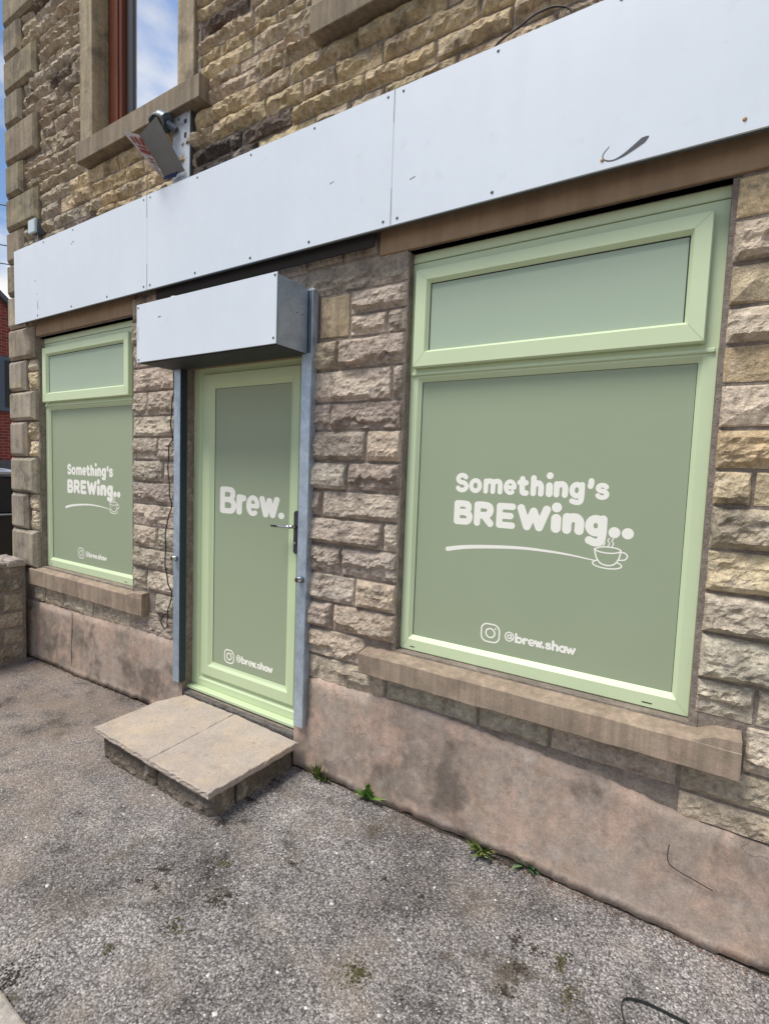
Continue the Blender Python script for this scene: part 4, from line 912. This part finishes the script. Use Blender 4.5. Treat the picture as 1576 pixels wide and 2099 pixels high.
# parked car
car = thing('parked_car', (-8.6, .6, -.09), 'black parked car behind the low wall, bright roof edge, only a sliver visible', 'car')
M['carpaint'] = mat('black_car_paint', (.008, .008, .01), rough=.12, spec=.6, coat=1.); M['carglass'] = mat('dark_car_glass', (.01, .012, .015), rough=.05, spec=.8); M['tyre'] = mat('tyre_rubber', (.02, .02, .02), rough=.9); M['silver'] = mat('silver_roof_rail', (.62, .66, .72), rough=.25, metal=.6)
prof = [(-2.2, .35), (-2.25, .7), (-2.1, .98), (-1.3, 1.06), (-.55, 1.50), (.2, 1.56), (1.2, 1.53), (1.95, 1.12), (2.2, 1.0), (2.25, .6), (2.15, .33)]
def carprof(prof, x0, x1, ins):
    V = []; 
    for x, s in ((x0, 0), (x1, 0)):
        for (yy, zz) in prof: V.append((x + (ins if x == x0 else -ins) * max(0, zz - 1.0) * 1.1, .6 + yy, zz - .09))
    n_ = len(prof); F = [tuple(range(n_)), tuple(range(n_, 2 * n_))[::-1]] + [(i, (i + 1) % n_, n_ + (i + 1) % n_, n_ + i) for i in range(n_)]
    return MB().add(V, F)
carprof(prof, -9.5, -7.7, .35).build('body', M['carpaint'], car)
for x, sgn in ((-7.7, 1), (-9.5, -1)):
    w_ = lambda p_: [(x - sgn * (.35 * max(0, z_ - 1.0) * 1.1) + sgn * .006, .6 + y_, z_ - .09) for y_, z_ in p_]
    for pg in ([(-1.05, 1.08), (-.5, 1.42), (.15, 1.46), (.15, 1.08)], [(.22, 1.08), (.22, 1.46), (1.1, 1.43), (1.55, 1.12), (1.5, 1.08)]):
        MB().add(w_(pg), [tuple(range(len(pg)))]).build('side_window', M['carglass'], car)
    MB().tube([(x - sgn * .12, .6 + yy, zz - .05) for yy, zz in ((-.5, 1.50), (-.3, 1.55), (.9, 1.56), (1.2, 1.51))], .028, 8).build('roof_rail', M['silver'], car, smooth=True)
    MB().tube([(x + sgn * .01, .6 + yy, .965) for yy in (-1.4, 0, 1.7)], .010, 6).build('door_trim', M['silver'], car)
    MB().box(min(x, x + sgn * .03), max(x, x + sgn * .03), .6 - .2, .6 - .02, .80, .825, bv=.004).build('door_handle', M['silver'], car)
    for yy in (-1.45, 1.4):
        wh = MB().tube([(x - sgn * .2, .6 + yy, .24), (x + sgn * .015, .6 + yy, .24)], .33, 24).build('wheel', M['tyre'], car)
        MB().tube([(x + sgn * .016, .6 + yy, .24), (x + sgn * .02, .6 + yy, .24)], .21, 20).build('rim', M['silver'], wh)
for yy in (-1.66, 2.83): pass
for xx in (-9.2, -8.0): MB().box(xx - .2, xx + .2, -1.66, -1.60, .56, .72, bv=.01).build('headlight', M['silver'], car)
for i, (za, zb) in enumerate(((8.2, 9.6), (7.3, 8.4), (6.9, 7.8))):
    pts = [(-22 + 20 * t, -4 + 26 * t, za + (zb - za) * t - 2.2 * t * (1 - t)) for t in np.linspace(0, 1, 15)]
    props(MB().tube(pts, .014, 5).build('overhead_wire', M['cable']), ('uppermost', 'middle', 'lowest')[i] + ' of the three thin overhead wires in the sky strip at the left edge', 'wire', 'overhead wires in the sky at the left')

# ------------------------------------------------------------------ kerb, strap, wire stub
V, Fc = rockgrid(2.2, .17, 9, .012, .03, .3, 0)
kb = props(mesh('kerb_stone', place(V, (-3.45, -1.672, .03), (1, .0, 0), (0, 0, 1), (.0, 1, 0)), Fc, M['sawn'], col=(.47, .42, .37)), 'pale worn kerb stone just showing in the bottom left corner of the yard', 'kerb')
stp_ = spl([(-.098, -.56), (-.108, -.482), (-.121, -.43), (-.106, -.397), (-.058, -.379), (-.003, -.374), (.051, -.375), (.13, -.39), (.22, -.44)], 6)
V = []; F = []
for i, (x, yy) in enumerate(stp_):
    z_ = float(gfull(np.array(x), np.array(yy))) + .003
    V += [(x, yy, z_), (x + .0015, yy + .0015, z_), (x + .0015, yy + .0015, z_ + .011), (x, yy, z_ + .012)]
for i in range(len(stp_) - 1):
    for k in range(4): F.append((4 * i + k, 4 * i + (k + 1) % 4, 4 * i + 4 + (k + 1) % 4, 4 * i + 4 + k))
props(mesh('packing_strap', V, F, M['strap']), 'bent dark green packing strap lying on the tarmac at the bottom right', 'strap')
props(MB().tube([(x, -.030, z_) for x, z_ in spl([(-.031, .338), (-.034, .30), (-.028, .268), (.0, .252), (.05, .240), (.113, .226)], 5)], .0018, 6).build('wire_stub', M['cable'], smooth=True), 'short bent wire embedded in the cement plinth below the large window', 'wire')

# ------------------------------------------------------------------ weeds
def blade(x, yy, z_, ang, lean, ln, wd, curl, c_, lobes=0, par=None):
    n_ = 7; V = []; F = []; d = Vector((math.cos(ang), math.sin(ang), 0)); s_ = Vector((-d.y, d.x, 0))
    for i in range(n_ + 1):
        t = i / n_; th = lean + curl * t; ww = wd * math.sin(math.pi * min(1, .08 + .92 * t) ** .8) * (1 + (.55 if lobes and i % 2 else -.25 if lobes else 0)) * .5 + .0004
        p_ = Vector((x, yy, z_)) + d * (ln * t * math.sin(lean + curl * t * .5)) + Vector((0, 0, ln * t * math.cos(lean + curl * t * .5)))
        V += [tuple(p_ - s_ * ww + Vector((0, 0, ww * .3))), tuple(p_), tuple(p_ + s_ * ww + Vector((0, 0, ww * .3)))]
    for i in range(n_):
        F += [(3 * i, 3 * i + 1, 3 * i + 4, 3 * i + 3), (3 * i + 1, 3 * i + 2, 3 * i + 5, 3 * i + 4)]
    mesh('leaf', V, F, M['leaf'], par, col=c_)
def weed(x, yy, n_, ln, wd, label, lobes, cols, seed, lean=(.1, 1.1)):
    r = np.random.RandomState(seed); w_ = thing('weed', (x, yy, float(gz(x))), label, 'weed')
    for i in range(n_):
        a = r.uniform(math.pi * .95, math.pi * 2.05); c_ = np.array(cols[r.randint(len(cols))]) * r.uniform(.95, 1.7)
        blade(x + r.uniform(-.02, .02), yy + r.uniform(-.008, .008), float(gz(x)) + .002, a, r.uniform(*lean), ln * r.uniform(.5, 1.1), wd * r.uniform(.7, 1.2), r.uniform(.1, .7), tuple(c_), lobes, w_)
    return w_
GR = [(.095, .14, .03), (.075, .11, .025), (.16, .19, .06), (.13, .13, .05)]
weed(-1.70, -.035, 38, .11, .009, 'tuft of thin grass at the foot of the wall beside the step', 0, GR, 1, (.0, .7))
weed(-1.655, -.04, 18, .065, .010, 'small low grassy weed just right of the tuft beside the step', 0, GR, 9, (.2, 1.0))
weed(-1.372, -.03, 12, .11, .030, 'dandelion like weed with bright jagged leaves below the pier right of the door', 1, [(.085, .17, .03), (.12, .21, .045), (.2, .27, .08)], 2, (.1, 1.0))
w3 = weed(-.745, -.05, 36, .085, .015, 'straggly weed with one pale leaf in the soil joint under the large window', 1, GR, 3, (.3, 1.3))
blade(-.70, -.075, .012, math.pi * 1.5, .9, .05, .032, .1, (.62, .62, .50), 0, w3)
weed(-.545, -.015, 16, .085, .012, 'small bluish green weed against the plinth right of the straggly weed', 1, [(.06, .12, .045), (.09, .15, .06)], 4, (.5, 1.3))

# ------------------------------------------------------------------ loose aggregate and crumbs
r = np.random.RandomState(11)
OCT = np.array([(1, 0, 0), (0, 1, 0), (-1, 0, 0), (0, -1, 0), (0, 0, 1)]); OF = [(0, 1, 4), (1, 2, 4), (2, 3, 4), (3, 0, 4)]
def chips(n_, xr, yr, smin, smax, cols, wts, name, wall=False, pw=3.):
    xs_ = r.uniform(*xr, n_); ys_ = r.uniform(*yr, n_)
    if wall: ys_ = -.024 - np.abs(r.normal(0, .022, n_))
    ok = ~((xs_ > -2.87) & (xs_ < -1.86) & (ys_ > -.6))
    xs_ = xs_[ok]; ys_ = ys_[ok]; n_ = len(xs_)
    s_ = smin + (smax - smin) * r.rand(n_) ** pw; zz = gfull(xs_, ys_); ci = r.choice(len(cols), n_, p=wts)
    V = np.zeros((n_, 5, 3)); an = r.uniform(0, 6.28, n_); ca, sa = np.cos(an), np.sin(an)
    O_ = OCT[None] * (s_[:, None, None] * r.uniform(.6, 1.2, (n_, 5, 1))); O_[:, :, 2] *= .6; O_[:, 4, :2] += (r.rand(n_, 2) - .5) * s_[:, None] * .8
    V[:, :, 0] = xs_[:, None] + O_[:, :, 0] * ca[:, None] - O_[:, :, 1] * sa[:, None]; V[:, :, 1] = ys_[:, None] + O_[:, :, 0] * sa[:, None] + O_[:, :, 1] * ca[:, None]
    V[:, :, 2] = zz[:, None] + O_[:, :, 2] - s_[:, None] * .12
    F = [(5 * i + a, 5 * i + b, 5 * i + c) for i in range(n_) for a, b, c in OF]
    C = (np.array(cols)[ci] * r.uniform(.8, 1.2, (n_, 1)))[:, None, :].repeat(5, 1).reshape(-1, 3)
    return props(mesh(name, V.reshape(-1, 3), F, M['chip'], col=C), kind='stuff')
AG = [(.38, .355, .335), (.24, .22, .21), (.50, .475, .455), (.10, .09, .085), (.64, .62, .59)]
chips(30000, (-2.9, .35), (-1.75, -.02), .0018, .006, AG, [.30, .26, .23, .17, .04], 'gravel')
chips(9000, (-5., -2.6), (-1.4, -.02), .002, .007, [(.32, .26, .205), (.20, .16, .13), (.46, .40, .35), (.10, .085, .07), (.6, .56, .5)], [.36, .3, .2, .11, .03], 'gravel')
chips(2600, (-1.85, .4), (0, 0), .002, .008, [(.09, .065, .045), (.16, .11, .08), (.30, .24, .2), (.20, .08, .06)], [.45, .3, .18, .07], 'debris', True)
chips(1300, (-5., -2.9), (0, 0), .003, .010, [(.09, .065, .045), (.16, .11, .08), (.30, .24, .2)], [.45, .3, .25], 'debris', True)
chips(70, (-3.2, .2), (-1.5, -.05), .007, .013, [(.62, .60, .56)], [1.], 'gravel', pw=1.5)

def clump(cs, name, cols):
    V = []; F = []; C = []
    for (x, y, rx, ry, n_) in cs:
        rx, ry = rx * 1.7, ry * 1.7
        for _ in range(int(n_ * .6)):
            a, q = r.uniform(0, 6.28), abs(r.normal(0, .5)) * (1.5 if r.rand() < .3 else 1.); xx, yy2 = x + rx * q * math.cos(a), y + ry * q * math.sin(a); s_ = r.uniform(.002, .0055); z_ = float(gfull(np.array(xx), np.array(yy2)))
            b0 = len(V); c_ = np.array(cols[r.randint(len(cols))]) * r.uniform(.6, 1.3)
            for o_ in OCT: V.append((xx + o_[0] * s_ * r.uniform(.6, 1.2), yy2 + o_[1] * s_ * r.uniform(.6, 1.2), z_ + .001 + o_[2] * s_ * .55)); C.append(c_)
            F += [(b0 + a_, b0 + b_, b0 + c__) for a_, b_, c__ in OF]
    props(mesh(name, V, F, M['chip'], col=np.array(C)), kind='stuff')
clump([(-1.623, -0.743, 0.022, 0.014, 140), (-0.88, -0.811, 0.035, 0.03, 420), (-0.319, -0.376, 0.02, 0.035, 260), (-0.27, -0.485, 0.018, 0.035, 240), (-1.52, -1.048, 0.06, 0.03, 200), (-1.639, -1.222, 0.03, 0.02, 110)], 'moss', [(.065, .06, .022), (.10, .09, .035), (.045, .038, .02), (.14, .12, .07)])
clump([(-0.477, -0.382, 0.012, 0.03, 160), (-0.436, -0.488, 0.02, 0.03, 220), (-0.41, -0.383, 0.02, 0.015, 110), (-0.445, -0.595, 0.02, 0.015, 120), (-1.798, -0.906, 0.05, 0.02, 200), (-1.744, -0.976, 0.02, 0.012, 90), (-1.825, -0.996, 0.02, 0.012, 70), (-1.498, -0.891, 0.05, 0.025, 220), (-1.479, -0.836, 0.03, 0.02, 120), (-1.019, -0.414, 0.02, 0.012, 80), (-0.853, -0.404, 0.015, 0.01, 60), (-1.388, -0.572, 0.05, 0.02, 110), (-1.829, -0.576, 0.03, 0.02, 260), (-1.857, -0.383, 0.06, 0.012, 260), (-1.875, -0.192, 0.06, 0.012, 200), (-0.648, -0.041, 0.06, 0.02, 260), (-1.794, -1.462, 0.05, 0.06, 300)], 'dirt', [(.03, .024, .018), (.055, .045, .034), (.09, .07, .055)])
